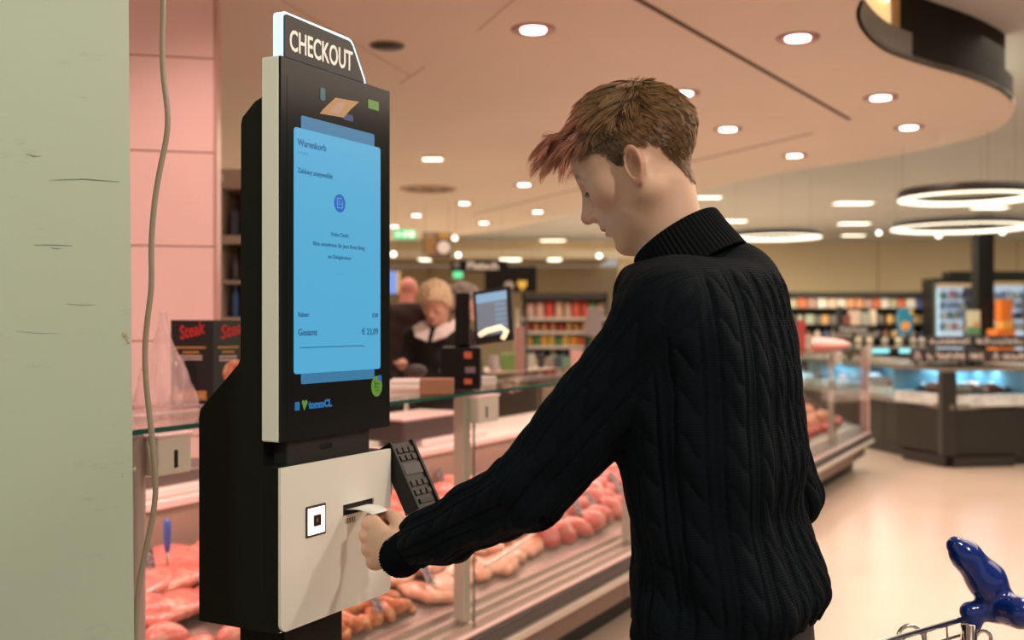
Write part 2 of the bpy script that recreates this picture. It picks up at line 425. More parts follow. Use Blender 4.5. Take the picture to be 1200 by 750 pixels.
# pink tiled pier behind the counter
m_tile = mat('glossy_pink_tile', (0.90, 0.63, 0.59), 0.22, var=0.03, vscale=3)
m_grout = mat('tile_joint', (0.45, 0.24, 0.19), 0.8)
PL = W(140, 378, 4.0); PR = W(250.5, 378, 4.08)
ang = math.atan2(PR.y-PL.y, PR.x-PL.x); wd = (PR-PL).length
pier = tag(bpy.data.objects.new('wall_pier', None), kind='structure'); COL.objects.link(pier); pier.location = (PL.x, PL.y, 0); pier.rotation_euler = (0, 0, ang)
MB().box(0, wd, 0.006, 0.5, 0, 3.0).build('pier_core', m_grout, pier)
zj = [CH-(y-HY)*4.04/FOC for y in (736, 624, 512, 400, 288.5, 177.5, 66, -46, -158)]
zj = [0.02]+zj
for a, b in zip(zj[:-1], zj[1:]):
    MB().rbox(0.0, wd, 0, 0.0075, a+0.0025, b-0.0025, 0.002, 1).build('tile', m_tile, pier)
MB().box(wd, wd+0.012, -0.002, 0.5, 0.0, 3.0).build('corner_trim', mat('pink_corner_strip', (0.55, 0.30, 0.26), 0.4), pier)

# ---------------------------------------------------------------- ceiling fittings
m_lamp = mat('lamp_glow', (1, 1, 1), 0.5, emit=(1.0, 0.80, 0.76), es=7)
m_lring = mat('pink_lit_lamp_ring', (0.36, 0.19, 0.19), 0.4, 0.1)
def downlight(px, py, label, r=0.075, real=True, en=45):
    p = WZ(px, py, Zs)
    t = empty('downlight', label, 'ceiling light', (p.x, p.y, Zs), group=None)
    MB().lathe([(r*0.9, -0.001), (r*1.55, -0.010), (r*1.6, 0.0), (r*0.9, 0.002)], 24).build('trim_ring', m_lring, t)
    MB().lathe([(r*0.90, -0.012), (r*0.90, -0.003)], 24).build('lamp_lens', m_lamp, t)
    if real:
        lamp('downlight_lamp', 'SPOT', (p.x, p.y, Zs-0.03), en, (1.0, 0.72, 0.60), (p.x, p.y, 0), spot_size=2.1, spot_blend=0.6, shadow_soft_size=0.08)
downlight(625, 34, 'round recessed downlight above the screen, left of the hair, largest in view')
downlight(935, 44, 'round recessed downlight left of the dark curved ceiling cutout', en=60)
downlight(800, 109, 'round recessed downlight just above the back of the young man\'s hair')
downlight(853, 151, 'round recessed downlight inside the joint line, right of the man\'s head', en=50)
downlight(1032, 114, 'round recessed downlight between joint corner and dark fascia', en=60)
downlight(1065, 149, 'round recessed downlight nearest to the rounded soffit tip', en=60)
downlight(931, 182, 'round recessed downlight near far soffit edge above the ring lamps', en=50)
downlight(614, 216, 'small round downlight left of the pink fringe, upper of three', real=False)
downlight(544, 238, 'small round downlight below the flat grille disc', real=False)
downlight(630, 248, 'small round downlight between fringe and nose height', real=False)
downlight(567, 261, 'small round downlight above the brown hanging board', real=False)
downlight(488, 252, 'small round downlight above the green exit sign, right one', real=False)
downlight(462, 265, 'small round downlight beside the kiosk screen edge', real=False)
p = WZ(507, 183, Zs); t = empty('emergency_light', 'short rectangular white ceiling light right of the kiosk screen', 'ceiling light', (p.x, p.y, Zs))
MB().rbox(-0.1, 0.1, -0.06, 0.06, -0.03, 0, 0.01).build('housing', M_white, t)
m_rect = mat('rect_lamp_glow', (1, 1, 1), 0.5, emit=(1.0, 0.85, 0.62), es=4)
MB().rbox(-0.09, 0.09, -0.055, 0.055, -0.036, -0.028, 0.005).build('diffuser', m_rect, t)
m_vent = mat('vent_grey', (0.16, 0.12, 0.09), 0.6)
p = WZ(454, 53, Zs); t = empty('ceiling_speaker', 'small dark round ceiling speaker right of the checkout sign', 'speaker', (p.x, p.y, Zs))
MB().lathe([(0.10, 0), (0.10, -0.008), (0.085, -0.012)], 24).build('rim', m_vent, t); MB().lathe([(0.084, -0.014), (0.084, -0.010)], 20).build('grille', M_black, t)
p = WZ(502, 221, Zs); t = empty('ceiling_diffuser', 'wide flat round air diffuser in the ceiling behind the screen', 'air vent', (p.x, p.y, Zs))
m_dif = mat('diffuser_beige', (0.50, 0.37, 0.29), 0.6)
for r0 in (0.34, 0.25, 0.16): MB().lathe([(r0, 0), (r0, -0.012), (r0-0.05, -0.018), (r0-0.05, 0)], 28).build('ring', m_dif if r0 != 0.25 else m_vent, t)
# panel lights in the high ceiling
m_pan = mat('panel_glow', (1, 1, 1), 0.5, emit=(1.0, 0.92, 0.70), es=3.0)
for (px, py, wpx, lb) in ((830, 230, 30, 'rectangular ceiling panel light behind the man\'s neck, upper'), (857, 258, 36, 'rectangular ceiling panel light behind the collar'),
        (1000, 237, 44, 'rectangular ceiling panel light left of the big ring lamp'), (1001, 261, 36, 'rectangular ceiling panel light below the ring lamp row, left'),
        (1000, 275, 26, 'small far panel light above the beige back wall'), (1160, 242, 40, 'rectangular panel light seen through the big ring lamp'), (1195, 258, 40, 'rectangular panel light at right picture edge'),
        (648, 281, 30, 'far rectangular panel light above the man\'s arm side, over the back shelves'), (1150, 270, 30, 'far panel light behind the dark column top'), (716, 268, 18, 'far panel light beside the man\'s chin')):
    p = WZ(px, py, 3.40); hw = wpx*p.y/FOC/2
    t = empty('panel_light', lb, 'ceiling light', (p.x, p.y, 3.40))
    hd = min(hw*0.55, 0.6)
    MB().box(-hw, hw, -hd, hd, -0.02, 0).build('frame', M_white, t); MB().box(-hw*0.95, hw*0.95, -hd*0.93, hd*0.93, -0.026, -0.019).build('diffuser', m_pan, t)
for (px, py, wpx, lb) in ((598, 299, 26, 'long dim panel light in the far lowered ceiling'), (650, 303, 16, 'small panel light in the far lowered ceiling'), (498, 306, 13, 'far panel light below the brown hanging board')):
    Y = 28.5; p = W(px, py, Y); hw = wpx*Y/FOC/2
    t = empty('panel_light', lb, 'ceiling light', (p.x, Y, 3.12))
    MB().box(-hw, hw, -0.5, 0.5, -0.02, 0).build('frame', M_white, t); MB().box(-hw*0.95, hw*0.95, -0.45, 0.45, -0.03, -0.019).build('diffuser', m_pan, t)
m_dot = mat('bulb_glow', (1, 1, 1), 0.5, emit=(1.0, 0.93, 0.78), es=3.5)
for (px, py, Y, lb) in ((702, 300, 22, 'bright round track spot beside the man\'s chin'), (1100, 276, 19, 'bright round spot under the far ring lamp, left'), (1175, 272, 19, 'bright round spot under the far ring lamp, right'),
        (1030, 273, 22, 'small round spot left of the far ring lamp'), (533, 279, 20, 'round spot right of the brown hanging board, upper'), (537, 299, 21.5, 'round spot right of the brown hanging board, lower'), (461, 298, 20, 'round spot beside the kiosk screen edge')):
    p = W(px, py, Y); t = empty('track_spot', lb, 'ceiling light', (p.x, p.y, p.z))
    zt = (3.40 if p.y < 26 else 3.12)-p.z
    if px == 533 and False: zt = 3.0-p.z
    MB().tube([(0, 0, 0.05), (0, 0, zt)], 0.0025, 5).build('rod', M_white, t)
    MB().ell((0, 0, 0), (0.05, 0.05, 0.045), 14, 8).build('bulb', m_dot, t)
# ring lamps
m_ring = mat('ring_glow', (1, 1, 1), 0.5, emit=(1.0, 0.90, 0.68), es=1.8); m_ringb = mat('ring_body_black', (0.02, 0.018, 0.015), 0.5)
def ring(px, py, Y, dia, lb):
    p = W(px, py, Y); t = empty('ring_lamp', lb, 'pendant lamp', (p.x, p.y, p.z)); n = 56; R = dia/2
    def rg(r0, r1, z0, z1):
        b = MB(); vs = []; fs = []
        for i in range(n):
            a = 2*math.pi*i/n; c, s = math.cos(a), math.sin(a)
            vs += [(r0*c, r0*s, z0), (r1*c, r1*s, z0), (r1*c, r1*s, z1), (r0*c, r0*s, z1)]
        for i in range(n):
            j = (i+1) % n
            for k in range(4): fs.append((4*i+k, 4*i+(k+1) % 4, 4*j+(k+1) % 4, 4*j+k))
        return b.add(vs, fs, True)
    rg(R-0.075, R, 0.0, 0.07).build('body', m_ringb, t); rg(R-0.07, R-0.005, -0.012, 0.0).build('diffuser', m_ring, t)
    rg(R-0.083, R-0.0755, -0.008, 0.022).build('inner_diffuser', m_ring, t)
    for k in range(3):
        a = 2*math.pi*k/3+0.4; MB().tube([(R*math.cos(a)*.96, R*math.sin(a)*.96, 0.05), (R*math.cos(a)*.96, R*math.sin(a)*.96, 3.4-p.z)], 0.0012, 4).build('wire', m_ringb, t)
ring(1134, 232, 9.3, 1.16, 'black ring pendant lamp with warm light, nearest and highest, above the column')
ring(1126, 267, 12.6, 1.58, 'black ring pendant lamp with warm light, just under the nearest ring, crossed by the column')
ring(909, 278, 14.0, 1.18, 'black ring pendant lamp with warm light right beside the man\'s collar')
# black column
MB().rbox(-0.15, 0.15, -0.15, 0.15, 0, 3.4, 0.01).build('wall_column', M_black).location = (W(1151.5, 378, 19.6).x, 19.6, 0)
struct(bpy.data.objects['wall_column'])
# sign box in the ceiling cutout
sg = empty('cutout_sign', 'dark curved sign box with yellow lit panel in the ceiling cutout, top right', 'sign', (0, 0, 0))
inn = [p for p in pts1 if p.y > 5.0 and p.x < 3.40]
sh = [Vector((p.x, p.y, 0)) for p in inn]
k1 = [i for i, p in enumerate(sh) if (p.x/p.y*FOC+CX) > 1048][0]
k0 = 0
band(sh[:k1], Zs+0.166, 3.40).build('lit_panel', mat('yellow_lit_panel', (0.9, 0.6, 0.3), 0.5, emit=(1.0, 0.62, 0.26), es=0.9), sg)
band(sh[k1:k1+2], Zs+0.166, 3.40).build('panel_edge', mat('amber_edge', (0.6, 0.35, 0.12), 0.5), sg)
band(sh[k1+1:], Zs+0.166, 3.40).build('dark_panel', m_dark, sg)
fr = [p+Vector((0.012, -0.016, 0)) for p in sh[:k1]]
fr = [p for p in fr if 1014 < p.x/p.y*FOC+CX < 1044]
band(fr, 3.27, 3.39, 0.004).build('white_panel', mat('white_lit_panel', (1, 1, 1), 0.5, emit=(1.0, 1.0, 0.92), es=1.6), sg)
# ---------------------------------------------------------------- checkout kiosk   (local x along its front, y backwards, z up)
P0 = Vector((-0.367, 1.685, 0))
K = empty('checkout_kiosk', 'tall black and off-white self checkout kiosk with blue lit screen under a CHECKOUT sign', 'kiosk', P0, TH)
m_scr = mat('black_screen_glass', (0.007, 0.009, 0.010), 0.16, spec=0.35)
MB().rbox(0.0, 0.302, 0.0025, 0.038, 1.230, 1.843, 0.002, 1).build('display_housing', M_plate, K)
MB().rbox(0.001, 0.302, -0.001, 0.004, 1.2305, 1.8425, 0.001, 1).build('screen_glass', m_scr, K)
def emat(name, col, es=1.0): return mat(name, (0.02, 0.02, 0.02), 0.3, emit=col, es=es)
e_card = emat('screen_card_blue', (0.065, 0.385, 0.63), 1.0); e_back = emat('screen_back_card', (0.022, 0.17, 0.33), 1.0)
e_txt = emat('screen_text', (0.01, 0.10, 0.24), 1.0); e_ico = emat('screen_icon', (0.0, 0.10, 0.48), 1.0); e_grn = emat('screen_green', (0.13, 0.33, 0.03), 0.7)
e_blue = emat('screen_logo_blue', (0.0, 0.16, 0.42), 0.8); e_or = emat('screen_orange', (0.48, 0.23, 0.07), 0.9); e_pk = emat('screen_peach', (0.50, 0.26, 0.18), 0.9)
S = empty('screen_image', None, None); S.parent = K
SC = S
def flat(name, pts, m, y, parent=K): return MB().prism(pts, 'y', y, y+0.0006).build(name, m, parent)
# kiosk > lit screen picture > its items
scr = flat('screen_picture', rrect(0.016, 0.288, 1.262, 1.815, 0.003), m_scr, -0.0014)
bpy.data.objects.remove(S)
flat('back_card', rrect(0.050, 0.252, 1.320, 1.756, 0.004), e_back, -0.0020, scr)
flat('front_card', rrect(0.0315, 0.2695, 1.337, 1.7345, 0.006), e_card, -0.0026, scr)
yt = -0.0029
def tx(s, size, x, z, m=e_txt, bold=0.0, al='LEFT', sx=1.0): return put_text('lettering', s, size, m, scr, (x, yt, z), bold, al, sx, extrude=0.0002)
tx('Warenkorb', 0.0155, 0.040, 1.706, bold=0.0003)
tx('3 Artikel', 0.0075, 0.040, 1.693, m=emat('screen_pale_text', (0.05, 0.30, 0.52)))
tx('Zahlung ausgewählt', 0.0115, 0.040, 1.662, bold=0.0002)
tx('Vielen Dank!', 0.0095, 0.1505, 1.566, bold=0.0001, al='CENTER')
tx('Bitte entnehmen Sie jetzt Ihren Beleg', 0.0095, 0.1505, 1.5475, bold=0.0001, al='CENTER')
tx('am Belegdrucker', 0.0095, 0.1505, 1.528, bold=0.0001, al='CENTER')
tx('_______', 0.008, 0.1505, 1.503, al='CENTER', m=emat('screen_mid_text', (0.03, 0.22, 0.42)))
tx('Rabatt', 0.0105, 0.041, 1.4295, bold=0.0002); tx('0,00', 0.0105, 0.262, 1.4295, al='RIGHT', bold=0.0002)
tx('Gesamt', 0.0155, 0.041, 1.399, bold=0.0003); tx('€ 23,09', 0.0155, 0.262, 1.399, al='RIGHT', bold=0.0003)
MB().box(0.047, 0.222, yt, yt+0.0004, 1.3785, 1.3800).build('rule_line', e_txt, scr)
ic = MB().prism([(0.1505+0.0155*math.cos(a*math.pi/12), 1.623+0.0155*math.sin(a*math.pi/12)) for a in range(24)], 'y', yt, yt+0.0004).build('round_icon', e_ico, scr)
for (a, b, c, d) in ((0.143, 0.1445, 1.616, 1.631), (0.143, 0.156, 1.6305, 1.632), (0.143, 0.158, 1.6145, 1.616), (0.1565, 0.158, 1.616, 1.627), (0.147, 0.1535, 1.621, 1.6225), (0.147, 0.151, 1.6255, 1.627)):
    MB().box(a, b, yt-0.0004, yt, c, d).build('icon_stroke', e_card, scr)
flat('banner', [(0.098, 1.767), (0.106, 1.775), (0.140, 1.801), (0.206, 1.806), (0.180, 1.787), (0.162, 1.771)], e_or, -0.0022, scr)
flat('banner_patch', [(0.122, 1.774), (0.146, 1.795), (0.168, 1.797), (0.150, 1.775)], e_pk, -0.0028, scr)
flat('banner_mark', rrect(0.099, 0.112, 1.790, 1.811, 0.003), emat('screen_teal', (0.01, 0.10, 0.12)), -0.0022, scr)
flat('banner_foot', rrect(0.160, 0.190, 1.768, 1.779, 0.004), emat('screen_navy', (0.012, 0.03, 0.13)), -0.0019, scr)
flat('green_button', rrect(0.233, 0.265, 1.800, 1.817-0.001, 0.002), e_grn, -0.0022, scr)
flat('logo_block', rrect(0.0345, 0.046, 1.278, 1.292, 0.002), e_blue, -0.0022, scr)
flat('logo_leaf', [(0.052, 1.290), (0.058, 1.277), (0.0665, 1.290), (0.0625, 1.2945), (0.058, 1.2915), (0.054, 1.2945)], e_grn, -0.0022, scr)
put_text('logo_lettering', 'tommCL', 0.0165, e_blue, scr, (0.069, -0.0022, 1.2795), 0.0010, 'LEFT', 1.0, extrude=0.0002)
cbn = MB().prism([(0.259+0.0165*math.cos(a*math.pi/12), 1.306+0.0185*math.sin(a*math.pi/12)) for a in range(24)], 'y', -0.0022, -0.0018).build('cart_button', e_grn, scr)
e_dk = emat('screen_dark_green', (0.03, 0.09, 0.01), 0.5)
for (a, b, c, d) in ((0.250, 0.254, 1.3125, 1.3145), (0.253, 0.266, 1.309, 1.311), (0.254, 0.265, 1.3035, 1.305), (0.253, 0.2545, 1.302, 1.314), (0.2555, 0.258, 1.297, 1.3), (0.262, 0.2645, 1.297, 1.3)):
    MB().box(a, b, -0.0026, -0.0022, c, d).build('cart_stroke', e_dk, scr)
flat('badge', [(0.268+0.0055*math.cos(a*math.pi/8), 1.3205+0.0055*math.sin(a*math.pi/8)) for a in range(16)], e_ico, -0.0027, scr)
# illuminated sign
sgn = MB().prism([(0.008, 1.843), (0.231, 1.843), (0.2285, 1.852), (0.195, 1.905), (0.1885, 1.9105), (0.182, 1.9125), (0.014, 1.9155), (0.009, 1.913), (0.008, 1.908)], 'y', 0.002, 0.020).build('sign_board', mat('lit_sign_edge', (0.8, 0.9, 0.95), 0.4, emit=(0.30, 0.74, 1.0), es=1.15), K)
MB().prism([(0.011, 1.843), (0.2235, 1.843), (0.2205, 1.850), (0.1895, 1.9000), (0.184, 1.9050), (0.179, 1.9068), (0.016, 1.9113), (0.0125, 1.910), (0.011, 1.906)], 'y', -0.001, 0.003).build('sign_face', m_scr, sgn)
put_text('sign_lettering', 'CHECKOUT', 0.0475, mat('sign_white', (0.85, 0.82, 0.76), 0.5, emit=(1, 0.95, 0.86), es=0.12), sgn, (0.0215, -0.0014, 1.8560), 0.0007, 'LEFT', 0.645, extrude=0.0004)
# black body behind the display, stepped profile seen from the side (y, z)
prof = [(0.012, 0.925), (0.1755, 0.925), (0.176, 1.262), (0.173, 1.276), (0.090, 1.352), (0.085, 1.362), (0.084, 1.742), (0.081, 1.752), (0.055, 1.775), (0.037, 1.782), (0.037, 1.190), (0.012, 1.190)]
bd = MB(); n = len(prof)
xs = [(0.008, 0.0), (0.011, 0.0035), (0.285, 0.0035), (0.288, 0.0)]
bd.prism(prof, 'x', 0.004, 0.288)
bmm = bmesh.new(); mm = bd.mesh('body'); bmm.from_mesh(mm); bmesh.ops.triangulate(bmm, faces=[f for f in bmm.faces if len(f.verts) > 4]); bmm.to_mesh(mm); bmm.free()
link_mesh('body', mm, M_blackmetal, K)
MB().rbox(0.030, 0.254, 0.010, 0.060, 1.186, 1.232, 0.002, 1).build('neck_block', mat('dark_grey_plastic', (0.016, 0.016, 0.015), 0.5, spec=0.3), K)
MB().rbox(0.115, 0.145, 0.0085, 0.012, 1.207, 1.216, 0.001, 1).build('scanner_window', m_scr, K)
MB().box(0.001, 0.291, 0.0025, 0.0135, 0.9295, 1.1885).build('side_shell', M_blackmetal, K)
MB().box(0.0035, 0.0045, 0.040, 0.0415, 0.99, 1.17).build('seam', mat('seam_black', (0.003, 0.003, 0.003), 0.9), K)
# off-white front plate with cut-outs, built from strips round the openings
fp = MB()
x0, x1, z0, z1 = 0.0, 0.302, 0.9285, 1.1895
sx0, sx1, sz0, sz1 = 0.160, 0.250, 1.0885, 1.1075
r = 0.014
lo = rrect(x0, x1, z0, sz0, r, 6, (1, 1, 0, 0)); fp.prism(lo, 'y', -0.0025, 0.0028)
fp.prism([(x0, sz0), (sx0, sz0), (sx0, sz1), (x0, sz1)], 'y', -0.0025, 0.0028)
fp.prism([(sx1, sz0), (x1, sz0), (x1, sz1), (sx1, sz1)], 'y', -0.0025, 0.0028)
fp.prism([(x0, sz1), (x1, sz1), (x1, z1), (x0, z1)], 'y', -0.0025, 0.0028)
fpo = fp.build('front_plate', M_plate, K)
MB().box(sx0-0.002, sx1+0.002, 0.0035, 0.0045, sz0-0.002, sz1+0.002).build('ticket_slot', mat('slot_dark', (0.004, 0.004, 0.004), 0.8), K)
MB().prism([(sx0, sz0), (sx1, sz0), (sx1, sz1), (sx0, sz1)], 'y', 0.001, 0.0015).build('slot_back', mat('slot_dark2', (0.006, 0.005, 0.005), 0.8), K)
tk = MB()
for i, x in enumerate((0.1665, 0.1705, 0.1735, 0.178, 0.181, 0.1855, 0.188, 0.192)):
    tk.box(x, x+(0.0016 if i % 2 else 0.0009), -0.0030, -0.0025, 1.074, 1.0835)
tk.build('barcode_print', mat('print_grey', (0.10, 0.09, 0.08), 0.7), K)
# lit reader square
rd = MB().rbox(0.0600, 0.1120, -0.0042, -0.002, 1.0680, 1.1195, 0.001, 1).build('reader_frame', mat('reader_brown', (0.05, 0.018, 0.015), 0.4), K)
MB().rbox(0.0640, 0.1080, -0.0050, -0.0040, 1.0720, 1.1155, 0.0006, 1).build('reader_light', mat('reader_glow', (1, 1, 1), 0.4, emit=(1.0, 0.94, 0.90), es=1.3), rd)
MB().rbox(0.0775, 0.0955, -0.0058, -0.0049, 1.0850, 1.1035, 0.002, 2).build('reader_lens', mat('reader_dark', (0.02, 0.006, 0.005), 0.3), rd)
MB().rbox(0.0835, 0.0885, -0.0062, -0.0057, 1.0915, 1.0975, 0.001, 1).build('reader_dot', mat('reader_dot', (0.25, 0.16, 0.12), 0.3), rd)
# pedestal
MB().rbox(0.055, 0.215, 0.040, 0.135, 0.02, 0.93, 0.004).build('pedestal', M_blackmetal, K)
MB().rbox(-0.05, 0.32, -0.10, 0.25, 0.0, 0.02, 0.004).build('base_plate', M_blackmetal, K)
sc_ = MB()
sc_.tube([(0.022, 0.020, 0.922), (0.022, 0.020, 0.926)], 0.0045, 8); sc_.tube([(0.034, 0.020, 0.922), (0.034, 0.020, 0.926)], 0.0045, 8); sc_.build('screw', M_chrome, K)
# payment terminal on the right side
T = MB()
a = Vector((0.309, 0.004, 1.196)); wv = Vector((0.072, 0, 0)); dv = Vector((0, -0.060, -0.112)); nv = Vector((0, 1, 0)).cross(Vector((0, 0, 1)))
nn = wv.cross(dv).normalized(); nn = nn if nn.y < 0 else -nn
def tbox(u0, u1, d0, d1, n0, n1, name, m, par=K):
    vs = [a+wv*u+dv*d+nn*n for u in (u0, u1) for d in (d0, d1) for n in (n0, n1)]
    return MB().add(vs, [(0,1,3,2),(4,6,7,5),(0,4,5,1),(2,3,7,6),(0,2,6,4),(1,5,7,3)]).build(name, m, par)
m_tb = mat('terminal_dark', (0.008, 0.006, 0.005), 0.35, spec=0.3)
term = tbox(0, 1, 0, 1, -0.026, 0.0, 'payment_terminal', m_tb)
tbox(-0.03, 0.06, -0.02, 1.02, -0.028, 0.004, 'side_rail', M_black, term); tbox(0.94, 1.03, -0.02, 1.02, -0.028, 0.004, 'side_rail', M_black, term)
tbox(0.12, 0.88, 0.33, 0.50, 0.0, 0.002, 'display', m_scr, term)
m_key = mat('terminal_key', (0.022, 0.015, 0.014), 0.4, spec=0.3)
for r_ in range(4):
    for c_ in range(3):
        d0 = (0.08, 0.20, 0.60, 0.74)[r_]; tbox(0.14+c_*0.26, 0.32+c_*0.26, d0, d0+0.08, 0.0, 0.004, 'key', m_key, term)
tbox(0.2, 0.8, 0.88, 0.95, 0.0, 0.003, 'card_slot', M_black, term)
MB().rbox(0.288, 0.325, 0.010, 0.050, 1.10, 1.17, 0.003).build('terminal_bracket', M_black, K)

# grey-brown cable hanging in front of the pillar edge
pts = [(190, -60), (192, 0), (190, 50), (191, 90), (197, 130), (196, 160), (188, 195), (181, 235), (177, 285), (178, 330), (176, 350), (172, 380), (169.5, 410), (171, 449), (175, 484), (181, 543), (183, 577), (178, 612), (168, 656), (161, 696), (159, 750), (158, 850)]
cp = [W(x, y, 1.62) for x, y in pts]
top = Vector((cp[0].x, cp[0].y, 3.0)); cp = [top, (top+cp[0])/2]+cp
bot = Vector((cp[-1].x, cp[-1].y, 0.4)); cp += [bot, Vector((bot.x-0.02, bot.y, 0.0045)), Vector((bot.x-0.25, bot.y+0.1, 0.0045))]
cu = bpy.data.curves.new('cable', 'CURVE'); cu.dimensions = '3D'; cu.bevel_depth = 0.0043; cu.bevel_resolution = 4; cu.resolution_u = 8
sp = cu.splines.new('NURBS'); sp.points.add(len(cp)-1)
for i, p in enumerate(cp): sp.points[i].co = (p.x, p.y, p.z, 1)
sp.use_endpoint_u = True; sp.order_u = 3
o = bpy.data.objects.new('cable', cu); COL.objects.link(o)
dg = bpy.context.evaluated_depsgraph_get(); me = bpy.data.meshes.new_from_object(o.evaluated_get(dg)); bpy.data.objects.remove(o)
for p_ in me.polygons: p_.use_smooth = True
tag(link_mesh('hanging_cable', me, mat('taupe_cable', (0.36, 0.30, 0.23), 0.45)), 'grey-brown cable hanging down beside the green-grey pillar edge', 'cable')

# ---------------------------------------------------------------- shopping trolley, lower right corner
m_blue = mat('glossy_blue_plastic', (0.004, 0.030, 0.24), 0.14, coat=0.5)
CA = WZ(1122, 722, 0.98)
CT = empty('shopping_trolley', 'chrome wire shopping trolley with glossy blue handle end, lower right corner', 'trolley', (CA.x, CA.y, 0))
e1 = Vector((-0.816, -0.577, 0)); e2 = Vector((0.577, -0.816, 0))
def cw(px, py, z=1.6): return W(px, py, z)-Vector((CA.x, CA.y, 0))
def f_handle(P):
    c = lambda a, b, ra, rb: cone(P, a, b, ra, rb)
    d = c(cw(1120, 639), cw(1131, 650), 0.0135, 0.021)
    d = smin(d, c(cw(1131, 650), cw(1156, 680), 0.021, 0.027), 0.010)
    d = smin(d, c(cw(1156, 680), cw(1170, 705), 0.027, 0.024), 0.010)
    d = smin(d, c(cw(1168, 712), cw(1195, 718, 1.56), 0.021, 0.024), 0.012)
    d = smin(d, c(cw(1138, 718), cw(1168, 712), 0.0135, 0.020), 0.010)
    d = smin(d, c(cw(1141, 730), cw(1136, 716), 0.0125, 0.013), 0.008)
    return d
lo = np.array(cw(1080, 770))-0.08; hi = np.array(cw(1215, 600))+0.08
v, q = sdf_mesh(f_handle, lo, hi, 0.002, 3)
link_mesh('handle_end', arr_mesh('handle_end', v, q), m_blue, CT)
hb = cw(1172, 714); 
MB().tube([hb, hb+e2*0.25, hb+e2*0.50], 0.015, 14).build('handle_bar', m_blue, CT)
A = Vector((0, 0, 0.98)); 
def rail(p, qv, r, name='wire'): return MB().tube([p, qv], r, 8).build(name, M_chrome, CT)
L_, Wd = 0.62, 0.46
c00 = A+e2*0.015; c10 = c00+e1*L_; c01 = c00+e2*Wd; c11 = c10+e2*Wd
for a_, b_ in ((c00, c10), (c10, c11), (c11, c01)): rail(a_, b_, 0.0042, 'rim')
for k in range(1, 12):
    p = c00+e1*(L_*k/12); rail(p, p+Vector((0, 0, -0.40))+e2*0.03, 0.0016)
    p = c01+e1*(L_*k/12); rail(p, p+Vector((0, 0, -0.40))-e2*0.03, 0.0016)
for k in range(1, 9):
    p = c10+e2*(Wd*k/9); rail(p, p+Vector((0, 0, -0.38)), 0.0016)
for k in range(1, 5):
    dz = Vector((0, 0, -0.10*k)); s = e2*(0.0075*k)
    rail(c00+dz+s, c10+dz+s, 0.0020); rail(c01+dz-s, c11+dz-s, 0.0020); rail(c10+dz+s, c11+dz-s, 0.0020)
rail(c00+Vector((0, 0, -0.022)), c10+Vector((0, 0, -0.030)), 0.0026)
for s in (c00, c01, c10*0.9+c00*0.1, c11*0.9+c01*0.1):
    inn_ = (c00+c11)/2; s2 = s+(inn_-s)*0.08
    MB().tube([(s2.x, s2.y, 0.98), (s2.x, s2.y, 0.12)], 0.011, 10).build('leg', M_chrome, CT)
    MB().lathe([(0.055, -0.015), (0.062, -0.01), (0.062, 0.01), (0.055, 0.015)], 20, Matrix.Translation((s2.x, s2.y, 0.062)) @ Matrix.Rotation(math.pi/2, 4, 'X')).build('wheel', M_black, CT)
ring_c = cw(1068, 750)
MB().tube([ring_c+Vector((0.020*math.cos(t_), 0.006*math.sin(t_), 0.020*math.sin(t_))) for t_ in [k*math.pi/10 for k in range(20)]], 0.0035, 6, closed=True).build('chain_ring', M_chrome, CT)
rc2 = cw(1152, 750); MB().tube([rc2+Vector((0.012*math.cos(t_), 0, 0.014*math.sin(t_))) for t_ in [k*math.pi/8 for k in range(16)]], 0.003, 6, closed=True).build('chain_ring', M_chrome, CT)
